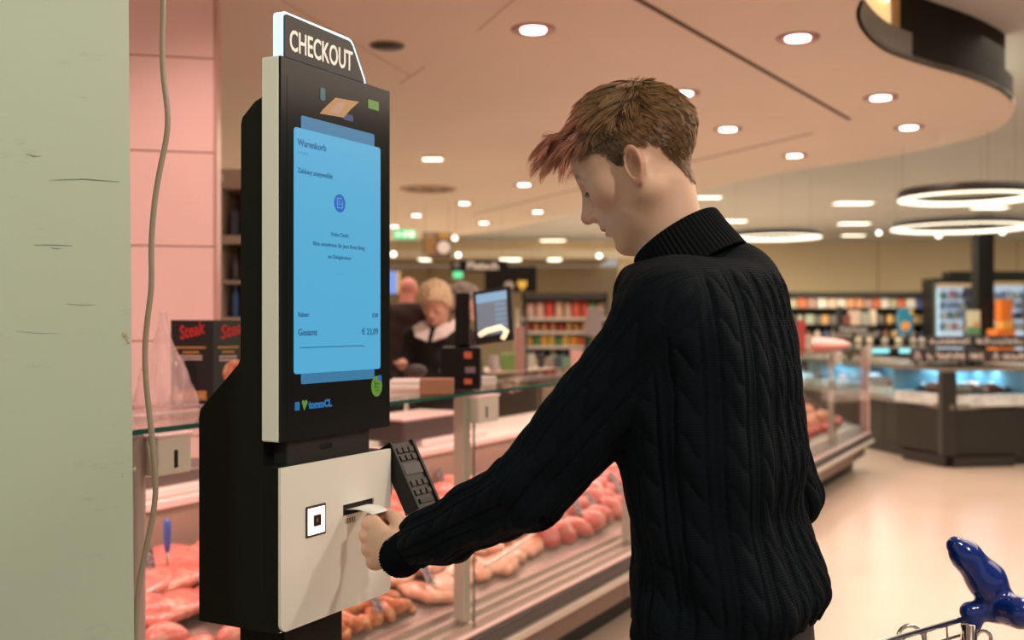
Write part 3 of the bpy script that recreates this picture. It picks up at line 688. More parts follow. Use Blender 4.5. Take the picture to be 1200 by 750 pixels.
# ---------------------------------------------------------------- young man in the cable-knit sweater
FW = np.array([-0.88, 0.475, 0.0]); LW = np.array([-0.475, -0.88, 0.0]); UP = np.array([0, 0, 1.0])
m_skin = tint_mat('skin', 0.48, sss=0.12, bump=0.03, bscale=900)
def head_frame(yaw, pitch, roll=0.0):
    f = np.array([math.cos(yaw), math.sin(yaw), 0]); l = np.array([-math.sin(yaw), math.cos(yaw), 0])
    x = f*math.cos(pitch)-UP*math.sin(pitch); z = f*math.sin(pitch)+UP*math.cos(pitch)
    if roll: l, z = l*math.cos(roll)+z*math.sin(roll), z*math.cos(roll)-l*math.sin(roll)
    return np.stack([x, l, z], 1)          # columns: face, left, up
def head_sdf(q, detail=True):
    """q in head space: x to the face, y left, z up, metres"""
    y = np.abs(q[:, 1]); s = np.stack([q[:, 0], y, q[:, 2]], 1)
    d = ellip(s, (-0.012, 0, 0.035), (0.096, 0.075, 0.083))
    d = smin(d, ellip(s, (0.036, 0, 0.032), (0.053, 0.062, 0.052)), 0.02)
    d = smin(d, ellip(s, (0.034, 0, -0.030), (0.047, 0.056, 0.068)), 0.03)
    d = smin(d, cone(s, (-0.004, 0.050, -0.050), (0.062, 0.012, -0.096), 0.017, 0.016), 0.032)
    d = smin(d, cone(s, (-0.008, 0.054, -0.020), (-0.004, 0.050, -0.052), 0.016, 0.015), 0.025)
    d = smin(d, ball(s, (0.071, 0.0, -0.099), 0.0155), 0.018)
    d = smin(d, ball(s, (0.050, 0.038, -0.016), 0.022), 0.022)
    d = smin(d, ellip(s, (0.066, 0, -0.066), (0.024, 0.028, 0.026)), 0.018)
    d = smin(d, cone(s, (0.0795, 0.008, 0.019), (0.070, 0.040, 0.017), 0.0075, 0.007), 0.014)
    if detail:
        d = smax(d, -ellip(s, (0.090, 0.029, 0.001), (0.012, 0.015, 0.0085)), 0.012)
        d = smin(d, ball(s, (0.0685, 0.030, -0.001), 0.0130), 0.004)
    d = smin(d, ellip(s, (0.068, 0, -0.044), (0.027, 0.028, 0.024)), 0.012)
    d = smin(d, cone(s, (0.083, 0, 0.010), (0.104, 0, -0.030), 0.0070, 0.0098), 0.014)
    d = smin(d, ball(s, (0.106, 0, -0.0335), 0.0088), 0.006)
    d = smin(d, ellip(s, (0.094, 0.0115, -0.0385), (0.0095, 0.0062, 0.0066)), 0.006)
    if detail:
        d = smax(d, -ellip(s, (0.0975, 0.0065, -0.0465), (0.006, 0.0030, 0.0035)), 0.002)
    d = smin(d, ellip(s, (0.0845, 0, -0.0605), (0.0095, 0.021, 0.0062)), 0.006)
    d = smin(d, ellip(s, (0.0815, 0, -0.0725), (0.0095, 0.018, 0.0068)), 0.006)
    if detail:
        d = smax(d, -ellip(s, (0.095, 0, -0.0665), (0.012, 0.024, 0.0014)), 0.003)
        d = smax(d, -ellip(s, (0.089, 0, -0.084), (0.008, 0.018, 0.005)), 0.010)
    # ears
    e = s-np.array([-0.011, 0.0705, -0.016])
    ca, sa = math.cos(0.20), math.sin(0.20)
    a = e[:, 0]*ca+e[:, 2]*sa; c = -e[:, 0]*sa+e[:, 2]*ca; b = e[:, 1]
    co, so = math.cos(0.42), math.sin(0.42)         # flares outwards at the back
    a, b = a*co-b*so*1.0+0.0, a*so+b*co
    a = -a                                          # a now points to the back
    ra, rc = 0.0140, 0.0240
    wd = np.where(c < -0.004, 1-0.22*np.clip((-c-0.004)/0.022, 0, 1), 1.0)
    k = np.sqrt((a/(ra*wd))**2+(c/rc)**2)
    rim = np.sqrt(((k-1)*ra*0.95)**2+(b-0.0095)**2)-0.0031
    plate = np.maximum((k-1.0)*ra*0.8, np.abs(b-0.0015)-0.0025)
    k2 = np.sqrt(((a-0.0015)/(ra*0.55))**2+((c-0.0015)/(rc*0.58))**2)
    anti = np.maximum(np.sqrt(((k2-1)*ra*0.5)**2+(b-0.0065)**2)-0.0022, -(a+0.003))
    lobe = np.sqrt(((a+0.003)/0.0075)**2+((c+0.0245)/0.0085)**2+((b-0.0055)/0.0042)**2)*0.0042-0.0042
    trag = np.sqrt((a+0.0115)**2+(c+0.003)**2+(b-0.004)**2)-0.0045
    ear = smin(smin(smin(rim, plate, 0.004), anti, 0.003), smin(lobe, trag, 0.003), 0.004)
    root = np.sqrt((a+0.006)**2/1.0+(c/1.9)**2+(b+0.002)**2)-0.0085
    ear = smin(ear, root, 0.006)
    if detail:
        hole = np.sqrt(((a+0.004)/0.0045)**2+((c+0.002)/0.007)**2+((b-0.006)/0.006)**2)*0.0045-0.0045
        ear = smax(ear, -hole, 0.002)
    return smin(d, ear, 0.004)
HL_X = [-0.2, -0.11, -0.066, -0.060, -0.054, -0.048, -0.036, -0.006, 0.004, 0.010, 0.018, 0.026, 0.035, 0.050, 0.070, 0.085, 0.2]
HL_Z = [-0.072, -0.072, -0.070, -0.058, -0.030, -0.005, 0.013, 0.014, -0.004, -0.010, 0.000, 0.018, 0.032, 0.040, 0.058, 0.068, 0.08]
def scalp(q): return q[:, 2]-np.interp(q[:, 0], HL_X, HL_Z)
def skin_tint(q, base=(0.66, 0.40, 0.285), hair=(0.17, 0.095, 0.055)):
    n = len(q); c = np.tile(np.array(base), (n, 1))
    y = np.abs(q[:, 1])
    def blend(m, col):
        nonlocal c
        c = c*(1-m[:, None])+np.array(col)*m[:, None]
    near = (np.linalg.norm(q, axis=1) < 0.17)
    lip = np.clip(1.25-np.sqrt(((q[:, 0]-0.091)/0.010)**2+(y/0.021)**2+((q[:, 2]+0.0665)/0.0115)**2), 0, 1)*1.6
    blend(np.clip(lip, 0, 1)*near*0.85, (0.50, 0.13, 0.11))
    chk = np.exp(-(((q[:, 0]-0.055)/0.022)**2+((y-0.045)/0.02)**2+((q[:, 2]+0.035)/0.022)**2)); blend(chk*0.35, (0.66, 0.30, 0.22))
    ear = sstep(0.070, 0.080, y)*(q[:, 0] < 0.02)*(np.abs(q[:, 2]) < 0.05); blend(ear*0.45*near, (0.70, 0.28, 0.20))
    con = np.exp(-(((q[:, 0]+0.010)/0.007)**2+((q[:, 2]+0.015)/0.012)**2))*sstep(0.066, 0.072, y)*(y < 0.0865); blend(con*0.75*near, (0.34, 0.12, 0.08))  # shade in the ear's hollow, put into the colour for contrast
    nos = np.exp(-(((q[:, 0]-0.108)/0.014)**2+((q[:, 2]+0.034)/0.012)**2)); blend(nos*0.35, (0.66, 0.27, 0.20))
    brow = np.exp(-(((q[:, 2]-0.0195-0.006*np.sin((y-0.014)/0.03*3.1))/0.0036)**2))*sstep(0.006, 0.013, y)*(1-sstep(0.042, 0.050, y))*(q[:, 0] > 0.06)
    blend(brow*0.85, (0.20, 0.10, 0.06))
    lash = np.exp(-((q[:, 2]+0.0065+0.003*((y-0.030)/0.012)**2)/0.0014)**2)*(np.abs(y-0.030) < 0.013)*(q[:, 0] > 0.070)
    blend(lash*0.7, (0.14, 0.07, 0.05))
    sc = sstep(-0.004, 0.014, scalp(q))*(y < 0.079)*near; blend(sc*0.85, hair)
    return c
HC = np.array([0.190, 1.620, 1.659]); HR = head_frame(math.radians(160), math.radians(28), 0.0)
to_head = lambda P: (P-HC)@HR
from_head = lambda q: q@HR.T+HC

# arm and hand
SHL = np.array([0.213, 1.455, 1.415]); ELB = np.array([0.022, 1.50, 1.185]); WR = np.array([-0.184, 1.712, 1.050])
SHR = np.array([0.372, 1.735, 1.415]); ELR = np.array([0.462, 1.78, 1.130]); WRR = np.array([0.345, 1.93, 1.06])
d_ = np.array([-0.565, 0.825, 0.03]); d_ /= np.linalg.norm(d_)
t_ = np.array([-0.02, 0.02, 1.0]); t_ -= d_*(t_@d_); t_ /= np.linalg.norm(t_)
n_ = np.cross(d_, t_); n_ = n_ if n_[0] < 0 else -n_       # back of the hand, to the camera's left
HS = 1.07
def hp(a, n, t): return WR+(d_*a+n_*n+t_*t)*HS
fing = []
for (mc, ang, L, rad) in (((0.083, 0.002, 0.029), (30, 112, 150), (0.045, 0.027, 0.022), 0.0098), ((0.086, 0.005, 0.0105), (46, 140, 205), (0.046, 0.029, 0.021), 0.0099),
                          ((0.081, 0.004, -0.010), (52, 148, 215), (0.043, 0.027, 0.020), 0.0093), ((0.073, 0.000, -0.0295), (54, 145, 210), (0.035, 0.021, 0.018), 0.0085)):
    p = [hp(*mc)]
    dr = -0.08 if rad < 0.009 else 0.0
    for a, l in zip(ang, L):
        a = math.radians(a); dd = d_*math.cos(a)-n_*math.sin(a)+t_*dr
        p.append(p[-1]+dd*l*HS)
    fing.append((p, rad*HS))
thumb = ([hp(0.020, -0.016, 0.014), hp(0.054, -0.030, 0.027), hp(0.088, -0.040, 0.034), hp(0.112, -0.040, 0.037)], (0.0155, 0.0125, 0.0105, 0.0085))
TIP_T = thumb[0][3]
def hand_sdf(P):
    d = cone(P, hp(0.0, 0, 0.007), hp(0.014, 0, 0.010), 0.018, 0.020)
    d = smin(d, cone(P, hp(0.0, 0, -0.007), hp(0.014, 0, -0.010), 0.018, 0.020), 0.012)
    for p, r in fing:
        mc = p[0]; base = WR+(mc-WR)*0.15
        d = smin(d, cone(P, base-n_*0.004, mc-n_*0.005, 0.016, 0.0135), 0.014)
    fg = None
    for p, r in fing:
        f = smin(cone(P, p[0], p[1], r*1.18, r*1.02), cone(P, p[1], p[2], r*1.02, r*0.93), 0.003)
        f = smin(f, cone(P, p[2], p[3], r*0.93, r*0.80), 0.003)
        f = smin(f, ball(P, p[1]+n_*0.0004, r*1.07), 0.004)
        fg = f if fg is None else smin(fg, f, 0.0022)
    d = smin(d, fg, 0.008)
    tp, tr = thumb
    th = smin(cone(P, tp[0], tp[1], tr[0], tr[1]), cone(P, tp[1], tp[2], tr[1], tr[2]), 0.005)
    th = smin(th, cone(P, tp[2], tp[3], tr[2], tr[3]), 0.004)
    d = smin(d, th, 0.008)
    for p, r in fing[:4]:
        d = smin(d, ball(P, p[0]+n_*0.006, r*0.85), 0.010)
    return d
def forearm(P): return cone(P, ELB, WR, 0.038, 0.0245)
def f_head(P):
    q = to_head(P); d = head_sdf(q)
    nk = cone(P, from_head(np.array([-0.018, 0, -0.052])), np.array([0.246, 1.60, 1.50]), 0.047, 0.052)
    return smin(d, nk, 0.024)
V1, Q1 = sdf_mesh(f_head, HC-0.20, HC+np.array([0.22, 0.2, 0.2]), 0.0018, 5)
V2, Q2 = sdf_mesh(lambda P: smin(hand_sdf(P), forearm(P), 0.02), WR-0.24, WR+0.24, 0.0015, 5)
TC = np.array([0.285, 1.58, 0])
def f_body(P):
    d = ellip(P, (0.295, 1.60, 1.26), (0.092, 0.12, 0.25)); d = smin(d, ellip(P, (0.315, 1.58, 0.97), (0.10, 0.115, 0.14)), 0.05)
    d = smin(d, cone(P, SHL, SHR, 0.05, 0.05), 0.05)
    d = smin(d, cone(P, (0.255, 1.60, 1.49), (0.275, 1.60, 1.42), 0.050, 0.06), 0.04)
    for a, b, c in ((SHL, ELB, WR), (SHR, ELR, WRR)):
        d = smin(d, cone(P, a, b, 0.048, 0.036), 0.03); d = smin(d, cone(P, b, c, 0.036, 0.022), 0.01)
    d = smin(d, ellip(P, WRR+np.array([-0.05, 0.03, -0.02]), (0.05, 0.035, 0.03)), 0.02)
    for s in (1, -1):
        hip = np.array([0.318, 1.575, 0.93])+LW*0.095*s; kn = np.array([0.30, 1.585, 0.50])+LW*0.11*s+FW*0.02; an = np.array([0.33, 1.57, 0.09])+LW*0.12*s
        d = smin(d, cone(P, hip, kn, 0.075, 0.052), 0.04); d = smin(d, cone(P, kn, an, 0.050, 0.034), 0.02)
        d = smin(d, cone(P, an-np.array([0, 0, 0.045]), an-np.array([0, 0, 0.05])+FW*0.15, 0.034, 0.026), 0.02)
    return d
V3, Q3 = sdf_mesh(f_body, (-0.25, 1.2, 0.0), (0.62, 2.1, 1.60), 0.006, 4)
V, Q = joinarr([(V1, Q1), (V2, Q2), (V3, Q3)])
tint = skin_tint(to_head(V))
kn = np.zeros(len(V))
for p, r in fing:
    kn = np.maximum(kn, np.exp(-(np.linalg.norm(V-p[1], axis=1)/0.011)**2)*0.8); kn = np.maximum(kn, np.exp(-(np.linalg.norm(V-p[0]-n_*0.008, axis=1)/0.012)**2)*0.4)
tint = tint*(1-kn[:, None]*0.5)+np.array((0.66, 0.26, 0.19))*kn[:, None]*0.5
man = empty('person', 'young man in a black cable-knit sweater reaching to the kiosk slot', 'person', (0.30, 1.58, 0))
off = -Vector((0.30, 1.58, 0))
def attach(o):
    o.parent = man; o.location = off; return o
attach(link_mesh('body', arr_mesh('body', V, Q, True, tint), m_skin))

# sweater
RT = np.stack([FW, LW, UP], 1)
rows = [(1080.0, 838, 90, .17), (745, 843, 108, .185), (725, 856, 118, .20), (695, 860, 121, .205), (640, 853, 110, .195), (600, 845, 107, .193), (530, 840, 115, .20), (450, 838, 114, .205), (395, 834, 111, .205),
        (350, 828, 103, .175), (325, 820, 92, .140), (300, 814, 80, .095), (282, 810, 66, .080), (262, 806, 50, .070), (240, 800, 40, .055)]
RZ, RX, RA, RB = [], [], [], []
for y, c, hw, a in rows:
    RZ.append(1.42-(y-378)/801.0); RX.append((c-600)/1250*1.56); RA.append(a)
    RB.append(math.sqrt(max(((hw/801.0)**2-0.225*a*a)/0.775, 0.0009)))
o_ = np.argsort(RZ); RZ = np.array(RZ)[o_]; RX = np.array(RX)[o_]; RA = np.array(RA)[o_]; RB = np.array(RB)[o_]
zz = np.linspace(RZ[0], RZ[-1], 400)
def smooth_tab(v):
    t = np.interp(zz, RZ, v); k = np.ones(13)/13; return np.convolve(np.pad(t, 6, mode='edge'), k, 'valid')
TX, TA, TB = smooth_tab(RX), smooth_tab(RA), smooth_tab(RB)
ZH = 0.955
def torso_loc(P):
    cx = np.interp(P[:, 2], zz, TX); a = np.interp(P[:, 2], zz, TA); b = np.interp(P[:, 2], zz, TB)
    x = P[:, 0]-cx; y = P[:, 1]-1.575
    return x*FW[0]+y*FW[1], x*LW[0]+y*LW[1], a, b
def torso(P):
    u, v, a, b = torso_loc(P)
    pw = 2.3
    k = (np.abs(u/b)**pw+np.abs(v/a)**pw)**(1/pw); g = np.sqrt((u/b**2)**2+(v/a**2)**2)
    r = np.sqrt(u*u+v*v)
    d = np.where(k > 1e-4, (k-1)*r/np.maximum(k, 1e-4), -b)*0.9
    return smax(smax(d, ZH-P[:, 2], 0.02), P[:, 2]-1.510, 0.03)
def armL(P):
    d = cone(P, SHL, ELB, 0.070, 0.0545)
    return smin(d, cone(P, ELB, WR-d_*0.004, 0.0545, 0.0400), 0.02)
def armR(P):
    d = cone(P, SHR, ELR, 0.068, 0.050); return smin(d, cone(P, ELR, WRR, 0.050, 0.042), 0.02)
def trap(P):
    d = cone(P, SHL+np.array([0, 0, 0.010]), (0.268, 1.585, 1.462), 0.058, 0.055)
    return smin(d, cone(P, SHR, (0.276, 1.60, 1.462), 0.060, 0.055), 0.03)
def nape(P): return cone(P, (0.288, 1.60, 1.466), (0.330, 1.60, 1.472), 0.060, 0.070)
def wob(P):
    x, y, z = P[:, 0], P[:, 1], P[:, 2]
    n1 = np.sin(x*31+z*23+1.3)*np.sin(y*27-z*17)+np.sin(z*45+x*22-y*18)*0.5
    m = 1+1.3*np.exp(-((z-1.03)/0.06)**2)
    e = np.exp(-(np.linalg.norm(P-ELB, axis=1)/0.09)**2)
    return 0.0028*n1*m+0.004*e*np.sin((x*0.6-z)*95)
fa_ = (WR-ELB)/np.linalg.norm(WR-ELB); cn_ = fa_*0.6+d_*0.4; cn_ /= np.linalg.norm(cn_)
def f_sweater(P):
    d = smin(smin(smin(torso(P), trap(P), 0.045), nape(P), 0.03), smin(armL(P), armR(P), 0.001), 0.028)
    d = d+wob(P)
    wr = (P-(WR+cn_*0.004))@cn_; near = np.linalg.norm(P-WR, axis=1) < 0.12
    return np.where(near, smax(d, wr, 0.006), d)
V, Q = sdf_mesh(f_sweater, (-0.27, 1.2, 0.90), (0.66, 2.12, 1.62), 0.0026, 5)
# knit coordinates and cable relief
e_ = 0.002
def grad(f, P):
    return np.stack([fev(f, P+np.eye(3)[i]*e_)-fev(f, P-np.eye(3)[i]*e_) for i in range(3)], 1)/(2*e_)
N = grad(f_sweater, V); N /= np.linalg.norm(N, axis=1)[:, None]+1e-9
u, v, a, b = torso_loc(V)
phi = np.arctan2(v, u); ut = phi*0.168; vt = V[:, 2]
def arm_uv(P, A, B, C, Rm):
    ab = B-A; La = np.linalg.norm(ab); bc = C-B; Lb = np.linalg.norm(bc)
    ta = np.clip((P-A)@ab/La**2, -0.4, 1); tb = np.clip((P-B)@bc/Lb**2, 0, 1.2)
    da = np.linalg.norm(P-A-ta[:, None]*ab, axis=1); db = np.linalg.norm(P-B-tb[:, None]*bc, axis=1)
    use = db < da
    ax = np.where(use[:, None], bc/Lb, ab/La); pt = np.where(use[:, None], B+tb[:, None]*bc, A+ta[:, None]*ab)
    q = P-pt; e1_ = np.cross(ax, np.array([-0.15, -0.98, 0.1])); e1_ /= np.linalg.norm(e1_, axis=1)[:, None]; e2_ = np.cross(ax, e1_)
    ph = np.arctan2((q*e2_).sum(1), (q*e1_).sum(1))
    return ph*Rm, np.where(use, La+tb*Lb, ta*La)
uL, vL = arm_uv(V, SHL, ELB, WR, 0.055); uR, vR = arm_uv(V, SHR, ELR, WRR, 0.055)
dT = np.minimum(np.minimum(torso(V), trap(V)+0.012), nape(V)); dL = armL(V); dR = armR(V)
isL = (dL < dR) & (dL < dT-0.004); isR = (dR < dL) & (dR < dT-0.004)
uu = np.where(isL, uL, np.where(isR, uR, ut)); vv = np.where(isL, vL, np.where(isR, vR, vt))
seam = np.minimum(np.abs(np.minimum(dL, dR)-(dT-0.004)), 0.02)
# period: whole number of columns round the trunk / the sleeve
perT = 2*math.pi*0.168/20; perA = 2*math.pi*0.055/7
per = np.where(isL | isR, perA, perT)
m = (uu/per) % 1.0-0.5                       # -0.5 .. 0.5 across a column
col = np.floor(uu/per)
def cable(m, v, flip, L=0.056):
    x = m/0.27; inside = np.abs(x) < 1
    prof = np.sqrt(np.clip(1-x*x, 0, 1))
    ph = v/L+flip*0.30*x+0.10*flip*np.sin(np.pi*np.clip(x, -1, 1))
    s = np.abs(np.sin(math.pi*ph)); s = s**0.45
    h = np.where(inside, prof**0.6*(0.15+1.05*s), 0)
    ax = np.abs(m); h += 0.30*np.exp(-((ax-0.40)/0.04)**2)
    h -= 0.40*np.exp(-((ax-0.31)/0.025)**2)
    return h
h = cable(m, vv+col*0.017, 1.0)
edgeW = np.minimum(1, seam/0.008); nkf = 1-sstep(1.470, 1.500, V[:, 2])
wl = np.linalg.norm(V-WR, axis=1); cuff = (((V-WR)@cn_) > -0.055) & (wl < 0.10)
hem = V[:, 2] < 0.995
rib = np.sin(uu/0.0062*2*math.pi/1.2)
h = np.where(cuff | hem, 0.40*rib, 0.35+(h-0.35)*nkf)
amp = np.where(isL | isR, 0.0042, 0.0048)
V = V+N*((h-0.35)*amp*np.where(cuff | hem, 1, 0.35+0.65*edgeW))[:, None]
V += N*np.where(cuff, -0.0045, 0)[:, None]
uvk = np.stack([uu, vv, (isL | isR)*1.0], 1)
m_knit = mat('black_knit_wool', (0.0032, 0.0062, 0.0095), 0.85, spec=0.10, sheen=0.0); nt = m_knit.node_tree
p_ = nt.nodes['Principled BSDF']; p_.inputs['Sheen Roughness'].default_value = 0.5
p_.inputs['Sheen Tint'].default_value = (0.5, 0.6, 0.8, 1)
at = nt.nodes.new('ShaderNodeAttribute'); at.attribute_name = 'knit'
sx = nt.nodes.new('ShaderNodeSeparateXYZ'); nt.links.new(at.outputs['Vector'], sx.inputs[0])
def mth(op, a, b=None):
    n = nt.nodes.new('ShaderNodeMath'); n.operation = op
    for i, x in enumerate((a, b)):
        if x is None: continue
        if isinstance(x, (int, float)): n.inputs[i].default_value = x
        else: nt.links.new(x, n.inputs[i])
    return n.outputs[0]
ux = mth('MULTIPLY', sx.outputs[0], 2*math.pi/0.0042); vy = mth('MULTIPLY', sx.outputs[1], 2*math.pi/0.0036)
ab = mth('ABSOLUTE', mth('SINE', ux)); vw = mth('SINE', mth('ADD', vy, mth('MULTIPLY', ab, 2.4)))
hh = mth('ADD', mth('MULTIPLY', ab, 0.7), mth('MULTIPLY', vw, 0.35))
bp = nt.nodes.new('ShaderNodeBump'); bp.inputs['Strength'].default_value = 0.55; bp.inputs['Distance'].default_value = 0.0015
nt.links.new(hh, bp.inputs['Height']); nt.links.new(bp.outputs[0], p_.inputs['Normal'])
sw = attach(link_mesh('sweater', arr_mesh('sweater', V, Q, True, None, uvk), m_knit))
# ribbed stand-up collar
Rt = W(791, 276, 1.606); Rbm = W(816, 314, 1.592)
axc = (Rt-Rbm).normalized(); fx = Vector(tuple(FW)); fx = (fx-axc*fx.dot(axc)).normalized(); fy = axc.cross(fx)
vs = []; fs = []; NT, NH = 420, 16
prof = [(-0.15, 0.076, 0.0), (0.15, 0.0735, 0), (0.35, 0.0715, 0), (0.6, 0.070, 0), (0.85, 0.069, 0), (0.95, 0.0685, 0), (1.0, 0.0670, 0), (1.01, 0.0645, 0), (0.97, 0.060, 0), (0.6, 0.060, 0), (0.1, 0.062, 0)]
H_ = (Rt-Rbm).length
for t, r_, _ in prof:
    for k in range(NT):
        an = 2*math.pi*k/NT; ri = r_+(0.0011*math.sin(an*66) if r_ > 0.064 else 0)
        p = Rbm+axc*(H_*t)+fx*(ri*1.06*math.cos(an))+fy*(ri*1.07*math.sin(an)); vs.append(p)
for i in range(len(prof)-1):
    for k in range(NT): fs.append((i*NT+k, i*NT+(k+1) % NT, (i+1)*NT+(k+1) % NT, (i+1)*NT+k))
co = MB().add([tuple(p) for p in vs], fs, True).build('collar', mat('black_ribbed_collar', (0.0045, 0.006, 0.008), 0.85, spec=0.12), sw)
# trousers and shoes (below the hem, mostly out of frame)
def f_tr(P):
    d = ellip(P, (0.318, 1.575, 0.95), (0.125, 0.165, 0.13))
    for s in (1, -1):
        hip = np.array([0.318, 1.575, 0.91])+LW*0.09*s; kn_ = np.array([0.30, 1.585, 0.50])+LW*0.11*s+FW*0.02; an = np.array([0.33, 1.57, 0.10])+LW*0.12*s
        d = smin(d, cone(P, hip, kn_, 0.095, 0.072), 0.03); d = smin(d, cone(P, kn_, an, 0.072, 0.055), 0.02)
    return smax(smax(d, 0.05-P[:, 2], 0.01), P[:, 2]-1.03, 0.01)+0.003*np.sin(P[:, 2]*60+P[:, 0]*30)
V, Q = sdf_mesh(f_tr, (-0.1, 1.2, 0.0), (0.7, 2.0, 1.08), 0.008, 3)
attach(link_mesh('trousers', arr_mesh('trousers', V, Q), mat('dark_trousers', (0.022, 0.014, 0.012), 0.85)))
for s in (1, -1):
    an = np.array([0.33, 1.57, 0.045])+LW*0.12*s
    f = lambda P: np.maximum(smin(cone(P, an-FW*0.03, an+FW*0.17, 0.045, 0.040), cone(P, an, an+np.array([0, 0, .05]), 0.045, 0.045), 0.02), -P[:, 2]+0.001)
    V, Q = sdf_mesh(f, an-0.3, an+0.3, 0.006, 3); attach(link_mesh('shoe', arr_mesh('shoe', V, Q), mat('shoe_dark', (0.03, 0.03, 0.03), 0.5)))

# hair strands
def surf(q): return fev(f_head, from_head(q))
def hair_strands(n):
    g = rng.standard_normal((n*5, 3)); g /= np.linalg.norm(g, axis=1)[:, None]
    # march every direction onto the head surface
    q = np.array([-0.01, 0, 0.02])+g*0.13
    for _ in range(30):
        d = surf(q); q = q-g*d[:, None]*0.8
    ok = (scalp(q) > rng.uniform(-0.001, 0.006, len(q))) & (np.abs(q[:, 1]) < 0.0775)
    q = q[ok][:n]; n = len(q)
    nn_ = grad(surf, q); nn_ /= np.linalg.norm(nn_, axis=1)[:, None]
    # clumps
    K_ = 620; ci = rng.choice(n, K_, replace=False); cc = q[ci]
    near = np.argmin(((q[:, None, :]-cc[None])**2).sum(2), axis=1)
    crand = rng.standard_normal((K_, 3))[near]; clen = rng.uniform(0.75, 1.2, K_)[near]; clift = rng.uniform(0, 1, K_)[near]
    x, y, z = q.T
    top = sstep(0.045, 0.080, z+0.25*np.maximum(x, 0))*sstep(-0.075, -0.035, x+0.1*(z-0.1))
    front = sstep(0.02, 0.075, x)*top
    low = 1-sstep(-0.01, 0.055, z)
    dirT = np.stack([np.ones(n), 0.30*np.sign(y)*0+0.6*y/0.07*0.25-0.10, 0.10+0*x], 1)
    dirS = np.stack([-0.30+0.0*x-0.25*(x < 0), 0*x, -1.0+0*x], 1)
    sidef = sstep(0.02, 0.05, x)*(1-top)
    comb = dirT*top[:, None]+dirS*(1-top)[:, None]
    temple = sstep(-0.01, 0.01, x)*(1-sstep(0.040, 0.075, z+0.15*np.maximum(x, 0)))
    comb += (crand*(0.20+0.22*front)[:, None]+rng.standard_normal((n, 3))*0.06)*(1-0.75*temple)[:, None]
    L = (0.038+0.024*front+0.014*rng.uniform(0, 1, n)*top)*top+(1-top)*(0.028-0.016*low)
    temple = sstep(-0.01, 0.01, x)*(1-sstep(0.040, 0.075, z+0.15*np.maximum(x, 0)))
    L = L*(1-0.65*temple)
    L *= clen*rng.uniform(0.8, 1.1, n)
    lift = 0.10+0.60*top+front*(0.35+1.65*clift)
    S_ = 7; P = np.zeros((n, S_, 3)); P[:, 0] = q-nn_*0.0015; cur = P[:, 0].copy()
    cc_end = cc[near]
    for s in range(1, S_):
        t = s/(S_-1)
        tang = comb-nn_*((comb*nn_).sum(1))[:, None]; tang /= np.linalg.norm(tang, axis=1)[:, None]
        comb_w = comb/np.linalg.norm(comb, axis=1)[:, None]
        dirv = tang*(1-0.5*front[:, None]*t)+comb_w*(0.5*front[:, None]*t)+nn_*(lift*(1-0.95*t))[:, None]
        dirv[:, 2] -= (0.42*front*t**1.3)
        dirv[:, 2] -= 0.25*top*t
        dirv /= np.linalg.norm(dirv, axis=1)[:, None]
        cur = cur+dirv*(L/(S_-1))[:, None]
        # keep outside the head
        dd = surf(cur); need = 0.0012+(0.012+0.028*front)*top*(1-abs(2*t-1)**2)*clift
        push = np.maximum(need-dd, 0); cur = cur+nn_*push[:, None]
        P[:, s] = cur
    # pull tips of a clump together
    for s in range(2, S_):
        t = s/(S_-1)
        cent = np.zeros((K_, 3)); cnt = np.bincount(near, minlength=K_)
        for a_ in range(3): cent[:, a_] = np.bincount(near, P[:, s, a_], minlength=K_)/np.maximum(cnt, 1)
        P[:, s] = P[:, s]*(1-0.42*t*t)+cent[near]*(0.42*t*t)
    return q, P, top, front, temple, low, clift, near
q, P, top, front, temple, low, clift, near = hair_strands(17000)
n, S_, _ = P.shape
tan = np.gradient(P, axis=1); tan /= np.linalg.norm(tan, axis=2)[:, :, None]+1e-9
ref = np.array([0.3, 0.8, 0.52]); s1 = np.cross(tan, ref); s1 /= np.linalg.norm(s1, axis=2)[:, :, None]+1e-9; s2 = np.cross(tan, s1)
wdt = (0.00052*np.array([1, 1, 0.95, 0.85, 0.7, 0.5, 0.12]))[None, :, None]
tri = [s1*math.cos(a_)+s2*math.sin(a_) for a_ in (0, 2.094, 4.189)]
VV = np.stack([P+k_*wdt for k_ in tri], 2)         # n,S,3,3
idx = np.arange(n*S_*3).reshape(n, S_, 3)
F_ = []
for k_ in range(3):
    k2 = (k_+1) % 3; F_.append(np.stack([idx[:, :-1, k_], idx[:, :-1, k2], idx[:, 1:, k2], idx[:, 1:, k_]], -1).reshape(-1, 4))
F_ = np.concatenate(F_)
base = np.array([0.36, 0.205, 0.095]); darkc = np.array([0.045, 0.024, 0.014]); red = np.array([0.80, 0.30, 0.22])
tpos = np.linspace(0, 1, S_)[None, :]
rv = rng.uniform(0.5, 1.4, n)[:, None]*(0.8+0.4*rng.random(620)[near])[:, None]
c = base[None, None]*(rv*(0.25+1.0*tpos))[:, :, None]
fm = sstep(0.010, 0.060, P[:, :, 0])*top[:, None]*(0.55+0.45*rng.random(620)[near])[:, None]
c = c*(1-0.80*fm[:, :, None])+red*0.80*fm[:, :, None]*(0.15+1.1*tpos)[:, :, None]  # pinkish light on the fringe, put into the front strands' colour
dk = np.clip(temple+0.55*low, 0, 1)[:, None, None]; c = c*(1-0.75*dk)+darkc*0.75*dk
c = np.repeat(c[:, :, None, :], 3, axis=2)
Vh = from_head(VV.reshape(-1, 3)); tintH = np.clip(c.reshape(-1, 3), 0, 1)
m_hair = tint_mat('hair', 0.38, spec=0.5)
attach(link_mesh('hair', arr_mesh('hair', Vh, F_, True, tintH), m_hair))
